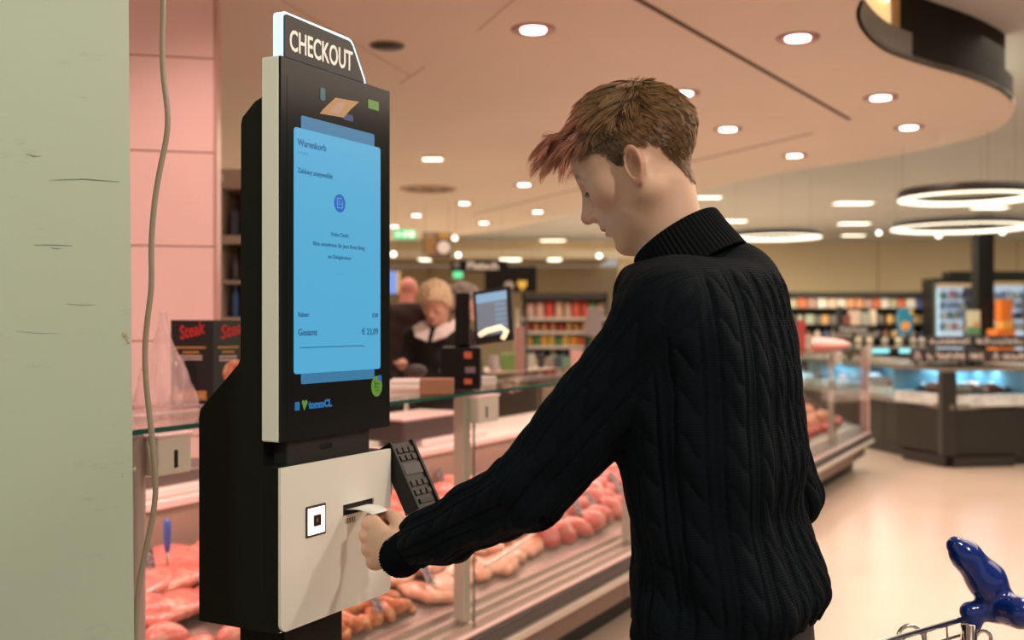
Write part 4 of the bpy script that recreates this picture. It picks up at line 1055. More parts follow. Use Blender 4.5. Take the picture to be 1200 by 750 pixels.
# eyelashes
lb = MB()
for k_ in range(14):
    yy = 0.020+0.0016*k_; st = np.array([0.0805-0.05*abs(yy-0.03), yy, -0.006]); en = st+np.array([0.006, 0.1*(yy-0.03), -0.004])
    for sgn_ in (1, -1):
        a_ = from_head(st*np.array([1, sgn_, 1])); b_ = from_head(en*np.array([1, sgn_, 1])); lb.tube([tuple(a_), tuple((a_+b_)/2), tuple(b_)], [0.00025, 0.0002, 0.0001], 3)
attach(lb.build('eyelashes', mat('lash_dark', (0.02, 0.01, 0.008), 0.6)))

# receipt between the fingers and the slot
q0 = P0+U*0.172+Vector((0, 0, 1.0975)); q1 = P0+U*0.236+Vector((0, 0, 1.0975))
gt = Vector(tuple((TIP_T+fing[0][0][2])/2))+Vector((0, 0, 0.013))
rw = MB(); vs = []; n_seg = 8
for i in range(n_seg+1):
    t = i/n_seg
    for s, qq in ((-0.5, q0), (0.5, q1)):
        st = qq+Vector(tuple(-FW))*0.0*t
        en = W(446, 603, 1.80)+U*(s*0.046)
        p = st*(1-t)+en*t; p.z += 0.006*math.sin(t*math.pi*0.8); p -= V_*(-0.0035)*(1-t); vs.append(tuple(p)); vs.append((p.x, p.y, p.z-0.0003))
fs = []
for i in range(n_seg):
    a_ = 4*i; b_ = a_+4; fs += [(a_, a_+2, b_+2, b_), (a_+1, b_+1, b_+3, a_+3), (a_, b_, b_+1, a_+1), (a_+2, a_+3, b_+3, b_+2)]
fs += [(0, 1, 3, 2), (4*n_seg, 4*n_seg+2, 4*n_seg+3, 4*n_seg+1)]
tag(rw.add(vs, fs, True).build('receipt', mat('thermal_paper', (0.82, 0.80, 0.78), 0.6)), 'white paper receipt coming out of the kiosk slot into the hand', 'receipt')
# ---------------------------------------------------------------- meat counter (local x along it, y to the back, z up)
CO = P0+V_*0.728
MC = empty('meat_counter', 'long glass-fronted refrigerated meat counter with steel rails running into the distance', 'counter', CO, TH)
MCm = Matrix.Translation(CO) @ Matrix.Rotation(TH, 4, 'Z')
S0, S1 = -0.32, 9.35
m_base = mat('brown_grey_counter_panel', (0.20, 0.13, 0.10), 0.35, 0.3, var=0.05, vscale=1)
m_rub = mat('dark_rubber_bumper', (0.055, 0.045, 0.045), 0.4)
m_rail = mat('pale_bumper_rail', (0.66, 0.58, 0.50), 0.35, 0.2)
m_deck = mat('steel_deck', (0.50, 0.42, 0.38), 0.30, 0.75)
m_pinkw = mat('white_painted_metal', (0.80, 0.72, 0.70), 0.35)
x_ = S0
while x_ < S1-0.1:
    MB().rbox(x_+0.003, min(x_+1.2, S1)-0.003, 0.03, 0.06, 0.14, 0.275, 0.002, 1).build('base_panel', m_base, MC); x_ += 1.2
MB().box(S0, S1, 0.14, 1.35, 0.0, 0.14).build('plinth', M_black, MC)
MB().rbox(S0, S1+0.05, -0.055, 0.03, 0.268, 0.298, 0.008, 2).build('bumper_rail', m_rail, MC)
MB().rbox(S0, S1+0.02, -0.035, 0.03, 0.302, 0.352, 0.008, 2).build('bumper', m_rub, MC)
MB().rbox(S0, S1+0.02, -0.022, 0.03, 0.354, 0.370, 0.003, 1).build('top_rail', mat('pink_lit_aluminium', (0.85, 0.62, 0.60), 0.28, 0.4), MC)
MB().box(S0, S1, 0.0, 0.11, 0.362, 0.392).box(S0, S1, 0.035, 0.12, 0.392, 0.410).box(S0, S1, 0.075, 0.125, 0.410, 0.428).build('front_ledge', m_deck, MC)
DY0, DZ0, DY1, DZ1 = 0.12, 0.425, 0.86, 0.655
MB().prism([(DY0, DZ0-0.02), (DY1, DZ1-0.02), (DY1, DZ1), (DY0, DZ0)], 'x', S0, S1).build('deck', mat('dark_steel_tray', (0.30, 0.25, 0.22), 0.35, 0.6), MC)
MB().box(S0, S1, 0.86, 0.88, 0.14, 0.82).build('rear_wall', mat('inner_rear_panel', (0.42, 0.35, 0.29), 0.4, 0.3), MC)
MB().rbox(S0, S1, 0.84, 1.36, 0.80, 0.83, 0.004, 1).build('work_top', mat('pale_work_top', (0.74, 0.64, 0.60), 0.35), MC)
MB().box(S0, 1.05, 0.86, 0.875, 0.83, 1.06).build('apron', m_pinkw, MC)
MB().box(S0, S1, 1.34, 1.36, 0.0, 0.80).build('back_panel', m_base, MC)
for s_ in (S0, S1-0.02): MB().prism([(0.03, 0.14), (1.34, 0.14), (1.34, 0.80), (0.88, 0.80), (0.88, 0.83), (0.03, 0.38)], 'x', s_, s_+0.02).build('end_panel', m_base, MC)
# glass: shelf, fronts, posts and clamps
posts = [0.34+1.5*k for k in range(7)]
posts[-1] = 9.30; posts[0] = 0.41
for i in range(len(posts)):
    s0_ = posts[i]+0.012; s1_ = (posts[i+1] if i < 6 else S1)-0.0
    if i == 6: break
    gp = MB().box(s0_+0.003, s1_+0.009, -0.004, 0.004, 0.372, 1.168).build('front_pane', M_glass, MC)
    MB().box(s1_+0.0095, s1_+0.0115, -0.0042, 0.0042, 0.372, 1.168).build('pane_edge', mat('pane_joint_%d' % i, (0.12, 0.14, 0.12), 0.3), gp)
    sp_ = MB().box(s0_+0.003, s1_+0.009, 0.0, 0.55, 1.172, 1.182).build('shelf_pane', M_glass, MC)
    MB().box(s0_+0.003, s1_+0.009, -0.004, 0.0, 1.171, 1.183).build('pane_edge', M_edge, sp_)
    MB().box(s0_+0.003, s1_+0.009, 0.55, 0.553, 1.171, 1.183).build('pane_edge', M_edge, sp_)
gp = MB().box(S0, 0.415, -0.004, 0.004, 0.372, 1.168).build('front_pane', M_glass, MC)
sp_ = MB().box(S0, 0.415, 0.0, 0.55, 1.172, 1.182).build('shelf_pane', M_glass, MC)
MB().box(S0, 0.415, -0.004, 0.0, 1.171, 1.183).build('pane_edge', M_edge, sp_)
m_post = mat('rose_grey_post', (0.55, 0.42, 0.42), 0.3, 0.3)
m_postg = mat('grey_green_post', (0.46, 0.45, 0.38), 0.35, 0.3)
for i, s_ in enumerate(posts):
    po = MB().rbox(s_-0.035, s_+0.010, 0.012, 0.055, 0.40, 1.165 if i else 1.175, 0.014 if i == 0 else 0.004, 3).build('post', m_post if i in (0, 6) else m_postg, MC)
    sA = s_-0.01
    cw_ = 0.115 if i == 0 else 0.155
    cl = MB().rbox(sA+0.012, sA+cw_, -0.024, 0.06, 1.075, 1.162, 0.004, 2).build('clamp', mat('clamp_white_%d' % i, (0.62, 0.58, 0.50), 0.4), MC)
    MB().rbox(sA+0.008, sA+cw_+0.005, -0.028, 0.06, 1.160, 1.170, 0.003, 1).build('clamp_cap', mat('clamp_cap_%d' % i, (0.90, 0.66, 0.66), 0.3), cl)
    MB().box(sA+0.062, sA+0.072, -0.0255, -0.024, 1.09, 1.13).build('slot', M_black, cl)
MB().box(9.335, 9.345, 0.02, 0.55, 0.43, 1.165).build('end_pane', M_glass, MC)
MB().rbox(9.32, 9.36, -0.012, 0.03, 0.37, 1.19, 0.004, 1).build('end_post', mat('pink_end_post', (0.85, 0.55, 0.52), 0.35), MC)
# tube lamps that light the display
for s_ in (0.9, 2.4, 3.9, 5.4, 6.9, 8.4):
    p = MCm @ Vector((s_, 0.60, 1.12)); q_ = MCm @ Vector((s_, 0.42, 0.5))
    L_o = lamp('display_lamp', 'AREA', p, 5.5, (1.0, 0.44, 0.40), q_, shape='RECTANGLE', size=1.4, size_y=0.05)
    L_o.rotation_euler = (MCm.to_3x3() @ Matrix(((1, 0, 0), (0, 1, 0), (0, 0, 1)))).to_euler()
    MB().rbox(s_-0.72, s_+0.72, 0.58, 0.62, 1.125, 1.150, 0.004, 1).build('lamp_rail', m_pinkw, MC)

# ---------------------------------------------------------------- meat
sl = math.atan2(DZ1-DZ0, DY1-DY0)
def deck_z(y): return DZ0+(y-DY0)/(DY1-DY0)*(DZ1-DZ0)
def deck_hit(px, py):
    o0 = MCm.inverted() @ Vector((0, 0, CH)); d0 = MCm.inverted().to_3x3() @ Vector(((px-CX)/FOC, 1, -(py-HY)/FOC))
    k = (DZ1-DZ0)/(DY1-DY0); t = (DZ0+k*(o0.y-DY0)-o0.z)/(d0.z-k*d0.y); return o0+d0*t
def meat_mat(name, c, fat=(0.80, 0.58, 0.48), f=0.5, sc_=14):
    m = mat(name, c, 0.28, sss=0.08, coat=0.2); nt = m.node_tree; p = nt.nodes['Principled BSDF']
    tc = nt.nodes.new('ShaderNodeTexCoord'); n = nt.nodes.new('ShaderNodeTexNoise'); n.inputs['Scale'].default_value = sc_; n.inputs['Detail'].default_value = 6; n.inputs['Distortion'].default_value = 1.2
    oi = nt.nodes.new('ShaderNodeObjectInfo'); ad = nt.nodes.new('ShaderNodeVectorMath'); ad.operation = 'ADD'
    nt.links.new(tc.outputs['Object'], ad.inputs[0]); nt.links.new(oi.outputs['Location'], ad.inputs[1]); nt.links.new(ad.outputs[0], n.inputs['Vector'])
    r = nt.nodes.new('ShaderNodeValToRGB'); r.color_ramp.elements[0].position = f; r.color_ramp.elements[1].position = f+0.14
    r.color_ramp.elements[0].color = c+(1,); r.color_ramp.elements[1].color = fat+(1,)
    nt.links.new(n.outputs['Fac'], r.inputs['Fac']); nt.links.new(r.outputs['Color'], p.inputs['Base Color']); return m
MM = {'pork': meat_mat('pale_pork', (0.68, 0.20, 0.16), (0.76, 0.42, 0.34)), 'red': meat_mat('red_meat', (0.50, 0.06, 0.05), (0.66, 0.22, 0.18), 0.54), 'rose': meat_mat('rose_meat', (0.68, 0.20, 0.16), (0.76, 0.38, 0.30), 0.54),
      'orange': meat_mat('marinated_meat', (0.55, 0.15, 0.05), (0.70, 0.36, 0.18), 0.5, 30), 'pale': meat_mat('pale_poultry', (0.74, 0.34, 0.22), (0.80, 0.48, 0.34), 0.5)}
def blob(seed, r, rough=0.18, flat=1.0):
    R_ = random.Random(seed); bm = bmesh.new(); bmesh.ops.create_icosphere(bm, subdivisions=3, radius=1.0)
    ph = [(R_.uniform(-3, 3), R_.uniform(-3, 3), R_.uniform(-3, 3), R_.uniform(0, 6)) for _ in range(7)]
    for v in bm.verts:
        s = sum(math.sin(v.co.x*a+v.co.y*b+v.co.z*c+d) for a, b, c, d in ph)/7
        v.co *= (1+rough*2.2*s); zc = v.co.z
        v.co.z = math.copysign(abs(zc)**0.75, zc) if flat < 1 else zc
        v.co = Vector((v.co.x*r[0], v.co.y*r[1], max(v.co.z, -0.6)*r[2]))
    me = bpy.data.meshes.new('meat'); bm.to_mesh(me); bm.free()
    for p in me.polygons: p.use_smooth = True
    return me
def chop(seed, a, b, t):
    R_ = random.Random(seed); pts = []
    for i in range(20):
        an = 2*math.pi*i/20; rr = 1+0.16*math.sin(2*an+R_.random()*3)+0.10*math.sin(3*an+seed)
        pts.append((a*rr*math.cos(an), b*rr*math.sin(an)))
    m = MB(); vs = []; ringsP = [(0.90, -t), (1.0, -t*0.6), (1.0, t*0.5), (0.92, t), (0.5, t*1.15)]
    for k_, z in ringsP: vs += [(x*k_, y*k_, z) for x, y in pts]
    fs = [(i*20+j, i*20+(j+1) % 20, (i+1)*20+(j+1) % 20, (i+1)*20+j) for i in range(4) for j in range(20)]+[tuple(range(19, -1, -1)), tuple(80+j for j in range(20))]
    me = m.add(vs, fs, True).mesh('meat'); return me
bank = {}
def bank_mesh(kind, col, v):
    k_ = (kind, col, v)
    if k_ not in bank:
        me = blob(v+3, (0.085, 0.062, 0.042)) if kind == 'lump' else blob(v+30, (0.034, 0.031, 0.026), 0.32) if kind == 'cube' else chop(v+5, 0.085, 0.055, 0.011) if kind == 'chop' else blob(v+60, (0.13, 0.050, 0.040), 0.10)
        me.materials.append(MM[col]); bank[k_] = me
    return bank[k_]
KN = {'lump': 'meat_piece', 'cube': 'meat_cube', 'chop': 'meat_cutlet', 'roast': 'meat_roast'}
LB = {('lump', 'pork'): ("pale pink pork piece at the counter's left end", 'pork pieces at the left end of the counter'),
      ('roast', 'rose'): ("long rose pork joint at front left", 'long pork joints at the front left'),
      ('chop', 'rose'): ("flat rose cutlet under the man's forearm", 'cutlets fanned under the forearm'),
      ('cube', 'orange'): ("orange marinated chunk beside the glass post", 'orange marinated chunks by the post'),
      ('lump', 'red'): ("dark red beef piece between arm and body", 'beef pieces between arm and body'),
      ('roast', 'red'): ("long red beef joint, rear area", 'long beef joints in the rear row'),
      ('lump', 'rose'): ("rose meat piece right of the post", 'rose meat pieces in the middle rows'),
      ('chop', 'pale'): ("pale poultry slice right of the post", 'poultry slices near the glass'),
      ('cube', 'red'): ("small red chunk behind the end glass", 'red meat chunks at the far end'),
      ('lump', 'orange'): ("orange-brown piece behind the end glass", 'marinated pieces at the far end')}
MCNT = {}
ORD = ['first', 'second', 'third', 'fourth', 'fifth', 'sixth', 'seventh', 'eighth', 'ninth', 'tenth', 'eleventh', 'twelfth', 'thirteenth', 'fourteenth', 'fifteenth', 'sixteenth', 'seventeenth', 'eighteenth', 'nineteenth', 'twentieth', 'twenty-first', 'twenty-second', 'twenty-third', 'twenty-fourth', 'twenty-fifth', 'twenty-sixth']
ROWN = {}
def put_meat(kind, col, s, y, dz=0.0, rz=None, sc_=1.0, row=None):
    o = bpy.data.objects.new(KN[kind], bank_mesh(kind, col, rnd.randint(0, 2))); COL.objects.link(o)
    z = deck_z(y)+{'lump': 0.025, 'cube': 0.014, 'chop': 0.016, 'roast': 0.026}[kind]*sc_+dz
    rz = rnd.uniform(-0.6, 0.6) if rz is None else rz
    o.matrix_world = MCm @ Matrix.Translation((s, y, z)) @ Matrix.Rotation(sl, 4, 'X') @ Matrix.Rotation(rz, 4, 'Z') @ Matrix.Rotation(rnd.uniform(-0.12, 0.12), 4, 'Y') @ Matrix.Diagonal((sc_*rnd.uniform(0.85, 1.15), sc_*rnd.uniform(0.85, 1.15), sc_, 1))
    l, g = LB[(kind, col)]; row = round((y-0.19)/0.11) if row is None else row; MCNT[(kind, col, row)] = MCNT.get((kind, col, row), 0)+1
    tag(o, '%s, %s from left, row %s' % (l, ORD[MCNT[(kind, col, row)]-1], ('one', 'two', 'three', 'four', 'five', 'six', 'seven')[row+0]), 'meat', g); return o
def ju(v, a=0.02): return v+rnd.uniform(-a, a)
for s in np.arange(-0.20, 0.85, 0.15):
    for k, y in enumerate((0.42, 0.52, 0.63, 0.74)): put_meat('lump', 'pork', ju(s+0.07*(k % 2)), ju(y), 0.01*(k % 2), sc_=rnd.uniform(0.9, 1.25))
for s in np.arange(-0.15, 1.2, 0.22): put_meat('roast', 'rose', ju(s), ju(0.19), 0.0, ju(0.1, 0.25)); put_meat('roast', 'rose', ju(s+0.1), ju(0.31), 0.012, ju(0.1, 0.25))
for s in np.arange(0.92, 2.0, 0.10):
    for k, y in enumerate((0.50, 0.62, 0.74)): put_meat('chop', 'rose', ju(s), ju(y), 0.02+0.012*(k % 2), rnd.uniform(-0.5, 0.5), 1.25)
for s in np.arange(1.24, 1.72, 0.056):
    for y in (0.185, 0.25, 0.315, 0.38): put_meat('cube', 'orange', ju(s, 0.012), ju(y, 0.012), 0.004, rnd.uniform(0, 3), rnd.uniform(0.9, 1.3))
for s in np.arange(1.86, 2.75, 0.13):
    for y in (0.21, 0.32, 0.42): put_meat('chop', 'pale', ju(s), ju(y), 0.012 if y > .25 else 0, rnd.uniform(-0.6, 0.6), 1.2)
for s in np.arange(2.05, 3.3, 0.155):
    for y in (0.53, 0.63, 0.73): put_meat('lump', 'rose', ju(s), ju(y), 0.0, None, rnd.uniform(0.9, 1.15))
for s in np.arange(2.85, 4.7, 0.155):
    for y in (0.23, 0.34, 0.45): put_meat('lump', 'red', ju(s), ju(y), 0.0, None, rnd.uniform(0.9, 1.2))
for s in np.arange(3.4, 4.8, 0.24):
    for y in (0.56, 0.67, 0.77): put_meat('roast', 'red', ju(s), ju(y), 0.0, ju(0, 0.2), 0.95)
for s in np.arange(7.2, 9.2, 0.16):
    for y in (0.22,): put_meat('cube', 'red', ju(s), ju(y), 0.0, None, 1.6)
    for y in (0.36, 0.50, 0.64, 0.76): put_meat('lump', 'orange', ju(s), ju(y), 0.0, None, 1.1)
# patterned metal dividers / tag strips between the trays
m_div = mat('patterned_metal_divider', (0.34, 0.32, 0.33), 0.4, 0.6)
nt = m_div.node_tree; tc = nt.nodes.new('ShaderNodeTexCoord'); vo = nt.nodes.new('ShaderNodeTexVoronoi'); vo.inputs['Scale'].default_value = 90
rr_ = nt.nodes.new('ShaderNodeValToRGB'); rr_.color_ramp.elements[0].color = (0.34, 0.32, 0.32, 1); rr_.color_ramp.elements[1].color = (0.06, 0.06, 0.07, 1); rr_.color_ramp.elements[0].position = 0.1; rr_.color_ramp.elements[1].position = 0.7
nt.links.new(tc.outputs['Object'], vo.inputs['Vector']); nt.links.new(vo.outputs['Distance'], rr_.inputs['Fac']); nt.links.new(rr_.outputs['Color'], nt.nodes['Principled BSDF'].inputs['Base Color'])
divs = [((236, 708), (262, 735), 'lower left, right below the black kiosk body'), ((172, 668), (182, 735), 'beside the left glass post, bottom left'), ((430, 703), (445, 737), 'right of the off-white plate, lowest'),
        ((490, 670), (505, 703), 'under the sleeve cuff left of the glass post'), ((646, 612), (660, 636), 'first of the row below the man\'s elbow'), ((671, 592), (681, 622), 'second of the row below the man\'s elbow'),
        ((683, 586), (698, 612), 'third of the row below the man\'s elbow'), ((697, 554), (704, 571), 'in the upper gap between arm and body'), ((716, 570), (731, 596), 'beside the man\'s body in the arm gap'), ((511, 553), (517, 578), 'above the forearm near the terminal')]
for (a, b, lb) in divs:
    A_ = deck_hit(*a); B_ = deck_hit(*b); A_.z += 0.075; B_.z += 0.060; d0 = (B_-A_); L0 = d0.length
    if L0 > 0.32: B_ = A_+d0*0.32/L0; L0 = 0.32
    mid = (A_+B_)/2; xa = d0.normalized(); ya = Vector((1, 0, 0))-xa*xa.x; ya.normalize(); za = xa.cross(ya)
    Mx = Matrix((xa, ya, za)).transposed().to_4x4(); Mx.translation = mid
    bx = MB().rbox(-L0/2, L0/2, -0.017, 0.017, -0.002, 0.002, 0.001, 1)
    kx = int(L0/0.022)
    for k_ in range(kx):
        xk = -L0/2+0.011+k_*0.022; bx.ell((xk, 0, 0.002), (0.008, 0.013, 0.004), 8, 4)
    o = bx.build('tray_divider', m_div); o.matrix_world = MCm @ Mx
    tag(o, 'grey patterned divider strip between meat trays, '+lb, 'divider')
# light reflections in the counter glass, shaped as white tubes over the meat
for nm, pts, lb in (('a', [(642, 620), (634, 636), (618, 652), (600, 666), (582, 678), (568, 687)], 'curved white tube shaped as glass reflection in the display under the forearm, longer one'),
                    ('b', [(600, 635), (580, 647), (562, 658)], 'short white tube shaped as glass reflection just under the sleeve right of the post'),
                    ('c', [(541, 686), (535, 694), (531, 699)], 'tiny white tube shaped as glass reflection left of the glass post'),
                    ('d', [(523, 664), (515, 674), (508, 682)], 'short white tube shaped as glass reflection left of the glass post above the orange chunks')):
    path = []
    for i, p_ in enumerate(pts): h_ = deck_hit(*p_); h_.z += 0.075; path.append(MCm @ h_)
    path = chaikin(path); tag(MB().tube([tuple(p) for p in path], 0.0075, 8).build('glass_reflection', mat('glass_reflection', (0.85, 0.80, 0.72), 0.3)), lb, 'plastic strip')  # tubes stand for reflections in the counter glass, no plastic part
# blue handled fork standing in the meat
h_ = deck_hit(196, 690); h_.z += 0.03; bpnt = MCm @ h_; Yf = bpnt.y
FK = empty('meat_fork', 'serving fork with blue handle standing upright in the meat, far left', 'utensil', bpnt)
MB().tube([(0, 0, 0), (0, 0, 0.10)], 0.004, 8).build('shaft', M_steel, FK)
top_ = W(196, 608, Yf).z-bpnt.z; m_blu = mat('blue_handle', (0.05, 0.13, 0.55), 0.35)
MB().tube([(0, 0, top_*0.45), (0, 0, top_*0.5), (0, 0, top_*0.75), (0, 0, top_*0.95), (0, 0, top_)], [0.006, 0.009, 0.0115, 0.011, 0.006], 12).build('handle', m_blu, FK)
MB().tube([(0, 0, 0.08), (0, 0, top_*0.46)], 0.004, 8).build('shaft', M_steel, FK)

# ---------------------------------------------------------------- things on the glass shelf and the work top
def on_shelf(px, py, z=1.183): p = WZ(px, py, z); return p
def prop(name, label, cat, p, rz=0.0, group=None): return empty(name, label, cat, p, rz, group)
# leaflet stand
p = on_shelf(250, 474); LD = prop('leaflet_stand', 'dark cardboard leaflet stand with red script and steak picture on the glass shelf', 'leaflet display', p, 0)
m_card = mat('charcoal_card', (0.022, 0.019, 0.020), 0.6, spec=0.2); m_cardg = mat('charcoal_card_teal', (0.022, 0.032, 0.030), 0.5)
m_redp = mat('red_print', (0.55, 0.02, 0.02), 0.5); m_amb = mat('amber_print', (0.50, 0.22, 0.05), 0.5); m_cream = mat('cream_print', (0.52, 0.38, 0.34), 0.5)
sc3 = p.y/FOC
def panel(w_, h_, m, rz, name, par, x0=0.0):
    o = MB().rbox(x0, x0+w_, 0, 0.012, 0, h_, 0.001, 1).build(name, m, par); o.rotation_euler = (0, 0, rz); return o
Hh = 99*sc3; w1 = 50*sc3
PA = panel(-w1, Hh, m_card, 0.12, 'front_panel', LD) if False else MB().rbox(-w1, 0, 0, 0.012, 0, Hh, 0.001, 1).build('front_panel', m_card, LD)
PB = MB().rbox(0, 0.115, 0, 0.012, 0, Hh, 0.001, 1).build('side_panel', m_cardg, LD); PB.rotation_euler = (0, 0, 0.85)
PC = MB().rbox(-w1, -w1+0.012, 0.01, 0.08, 0, Hh*0.97, 0.001, 1).build('back_panel', m_card, LD)
def pr(par, m, x0, x1, z0, z1, name='print_line', y=-0.0008): return MB().box(x0, x1, y, 0.0005, z0, z1).build(name, m, par)
u1 = sc3
put_text('lettering', 'Steak', 22*u1, m_redp, PA, (-w1+11*u1, -0.0010, Hh-23*u1), 0.0009, 'LEFT', 0.62, 0.35, extrude=0.0004).rotation_euler = (0, -0.25, 0)
put_text('lettering', 'Steak', 22*u1, m_redp, PB, (0.024, -0.0010, Hh-23*u1), 0.0009, 'LEFT', 0.85, 0.35, extrude=0.0004).rotation_euler = (0, -0.25, 0)
for row, (a_, b_, z_, m__) in enumerate(((6, 41, 31, m_amb), (14, 33, 36.5, m_amb), (8, 37, 41, m_cream), (8, 37, 44.5, m_cream))):
    x = a_
    while x < b_:
        l_ = rnd.uniform(1.5, 3.5); pr(PA, m__, -w1+x*u1, -w1+min(x+l_, b_)*u1, Hh-(z_+2.6)*u1, Hh-z_*u1); x += l_+0.5
for (a_, b_, z_, m__) in ((0.015, 0.085, 31, m_amb), (0.030, 0.07, 36.5, m_amb), (0.020, 0.08, 42, m_cream), (0.020, 0.08, 46, m_cream)):
    x = a_
    while x < b_: l_ = rnd.uniform(0.004, 0.010); pr(PB, m__, x, min(x+l_, b_), Hh-(z_+2.6)*u1, Hh-z_*u1); x += l_+0.0015
pr(PA, m_amb, -w1+1*u1, -w1+42*u1, 5*u1, 16*u1, 'amber_band'); pr(PA, m_cream, -w1+5*u1, -w1+38*u1, 9*u1, 10.5*u1, 'print_line', -0.0014)
pr(PA, mat('pocket_black', (0.004, 0.003, 0.003), 0.5), -w1+16*u1, -w1+29*u1, 21*u1, 52*u1, 'window'); pr(PA, mat('steel_trim', (0.3, 0.25, 0.22), 0.4), -w1+14*u1, -w1+16*u1, 21*u1, 52*u1, 'window_edge')
st = MB().ell((0.075, -0.001, Hh*0.36), (0.045, 0.004, 0.040), 18, 8).build('steak_picture', MM['orange'], PB); MB().ell((0.075, -0.0045, Hh*0.37), (0.026, 0.003, 0.024), 14, 8).build('picture_centre', MM['red'], st)
# clear plastic bag roll hanging left
p = on_shelf(196, 481)
def f_bag(P):
    z = P[:, 2]; r = 0.012+0.075*sstep(0.26, 0.0, z)
    a = np.arctan2(P[:, 1], P[:, 0]); q = np.sqrt(P[:, 0]**2+(P[:, 1]*1.5)**2)-r*(1+0.10*np.sin(5*a+z*20)+0.06*np.sin(9*a-z*33))
    return np.maximum(np.maximum(q*0.7, z-0.27), 0.001-z)
m_bag = mat('pink_white_film', (0.86, 0.62, 0.62), 0.2); pbn = m_bag.node_tree.nodes['Principled BSDF']; pbn.inputs['Alpha'].default_value = 0.35
V, Q = sdf_mesh(f_bag, (-0.12, -0.12, -0.02), (0.12, 0.12, 0.29), 0.005, 3)
o = link_mesh('plastic_bag', arr_mesh('plastic_bag', V, Q), m_bag); o.location = p+Vector((-0.05, 0.12, 0)); tag(o, 'crumpled clear plastic bag standing on the glass shelf beside the pillar', 'bag')
# scale with leaning customer display
p = on_shelf(540, 457); z4 = p.y/FOC
SCL = prop('counter_scale', 'black counter scale with tilted customer screen standing on the glass shelf', 'scale', p, 0)
m_sb = mat('scale_black', (0.007, 0.006, 0.006), 0.5, spec=0.2); m_orl = mat('orange_red_label', (0.60, 0.12, 0.05), 0.5)
MB().rbox(-24*z4, 23*z4, 0, 0.16, 0, 50*z4, 0.006, 2).build('body', m_sb, SCL)
MB().box(4*z4, 13*z4, -0.002, 0, 37*z4, 45*z4).build('label', m_orl, SCL); MB().box(4*z4, 13*z4, -0.002, 0, 7*z4, 13*z4).build('label', m_orl, SCL)
MB().box(5*z4, 17*z4, -0.002, 0, 20*z4, 27*z4).build('silver_label', mat('silver_label', (0.30, 0.22, 0.24), 0.35, 0.5), SCL)
MB().rbox(-8*z4, 10*z4, 0.06, 0.10, 48*z4, 96*z4, 0.004, 1).build('neck', m_sb, SCL)
dsp = bpy.data.objects.new('customer_display', None); 
dm = MB().rbox(-23*z4, 23*z4, 0, 0.025, -32*z4, 32*z4, 0.004, 2).build('customer_display', m_sb, SCL)
dm.location = (37*z4, -0.03, 88*z4); dm.rotation_euler = (math.radians(-14), math.radians(-8), math.radians(-18))
MB().box(-19*z4, 19*z4, -0.002, 0, -24*z4, 16*z4).build('screen_list', emat('grey_blue_screen', (0.13, 0.16, 0.20)), dm)
MB().box(-19*z4, 19*z4, -0.002, 0, 16*z4, 27*z4).build('screen_header', emat('light_blue_screen', (0.20, 0.38, 0.55)), dm)
for k_ in range(6): MB().box(4*z4, 17*z4, -0.003, -0.002, (-20+k_*6)*z4, (-17+k_*6)*z4).build('screen_row', emat('screen_row_blue', (0.16, 0.27, 0.38)), dm)
MB().tube([(-14*z4, -0.02, -24*z4), (-4*z4, -0.03, -21*z4), (14*z4, -0.035, -20*z4), (20*z4, -0.03, -25*z4), (14*z4, -0.025, -33*z4)], 0.009, 8).build('glow_strip', mat('cream_reflection', (1, .9, .7), 0.4, emit=(1.0, 0.78, 0.45), es=1.0), dm)  # cream reflection on the display, shaped as a glowing tube
sb = MB().rbox(-6*z4, 10*z4, 0.005, 0.05, 52*z4, 114*z4, 0.004, 1).build('side_screen_back', m_sb, SCL); sb.rotation_euler = (0, math.radians(0), 0)
# cardboard box, papers, small things on the shelf
p = on_shelf(513, 459); o = MB().rbox(-0.055, 0.055, 0, 0.09, 0, 0.05, 0.002, 1).build('cardboard_box', mat('brown_card', (0.34, 0.17, 0.09), 0.7)); o.location = p+Vector((0, -0.02, 0)); o.location.x -= 0.0; tag(o, 'small brown cardboard box on the glass shelf in front of the woman', 'box')
o.location = on_shelf(511, 462); 
p = on_shelf(474, 458)
o = MB().rbox(-0.09, 0.07, 0, 0.2, 0, 0.02, 0.006, 2).rbox(-0.06, 0.06, 0.03, 0.18, 0.0205, 0.035, 0.006, 2).build('paper_stack', mat('white_paper', (0.78, 0.72, 0.66), 0.6)); o.location = p; tag(o, 'loose white wrapping papers on the glass shelf beside the kiosk screen', 'paper')
o = MB().ell((0, 0, 0.03), (0.05, 0.04, 0.03), 14, 8).build('dark_pouch', mat('dark_pouch', (0.05, 0.045, 0.045), 0.6)); o.location = on_shelf(487, 443); tag(o, 'dark rounded pouch on the glass shelf below the woman\'s hand', 'pouch')
o = MB().rbox(-0.03, 0.03, 0, 0.03, 0, 0.035, 0.004, 1).build('price_card', M_white); o.location = on_shelf(572, 452); tag(o, 'small white card holder right of the scale on the shelf', 'card holder')
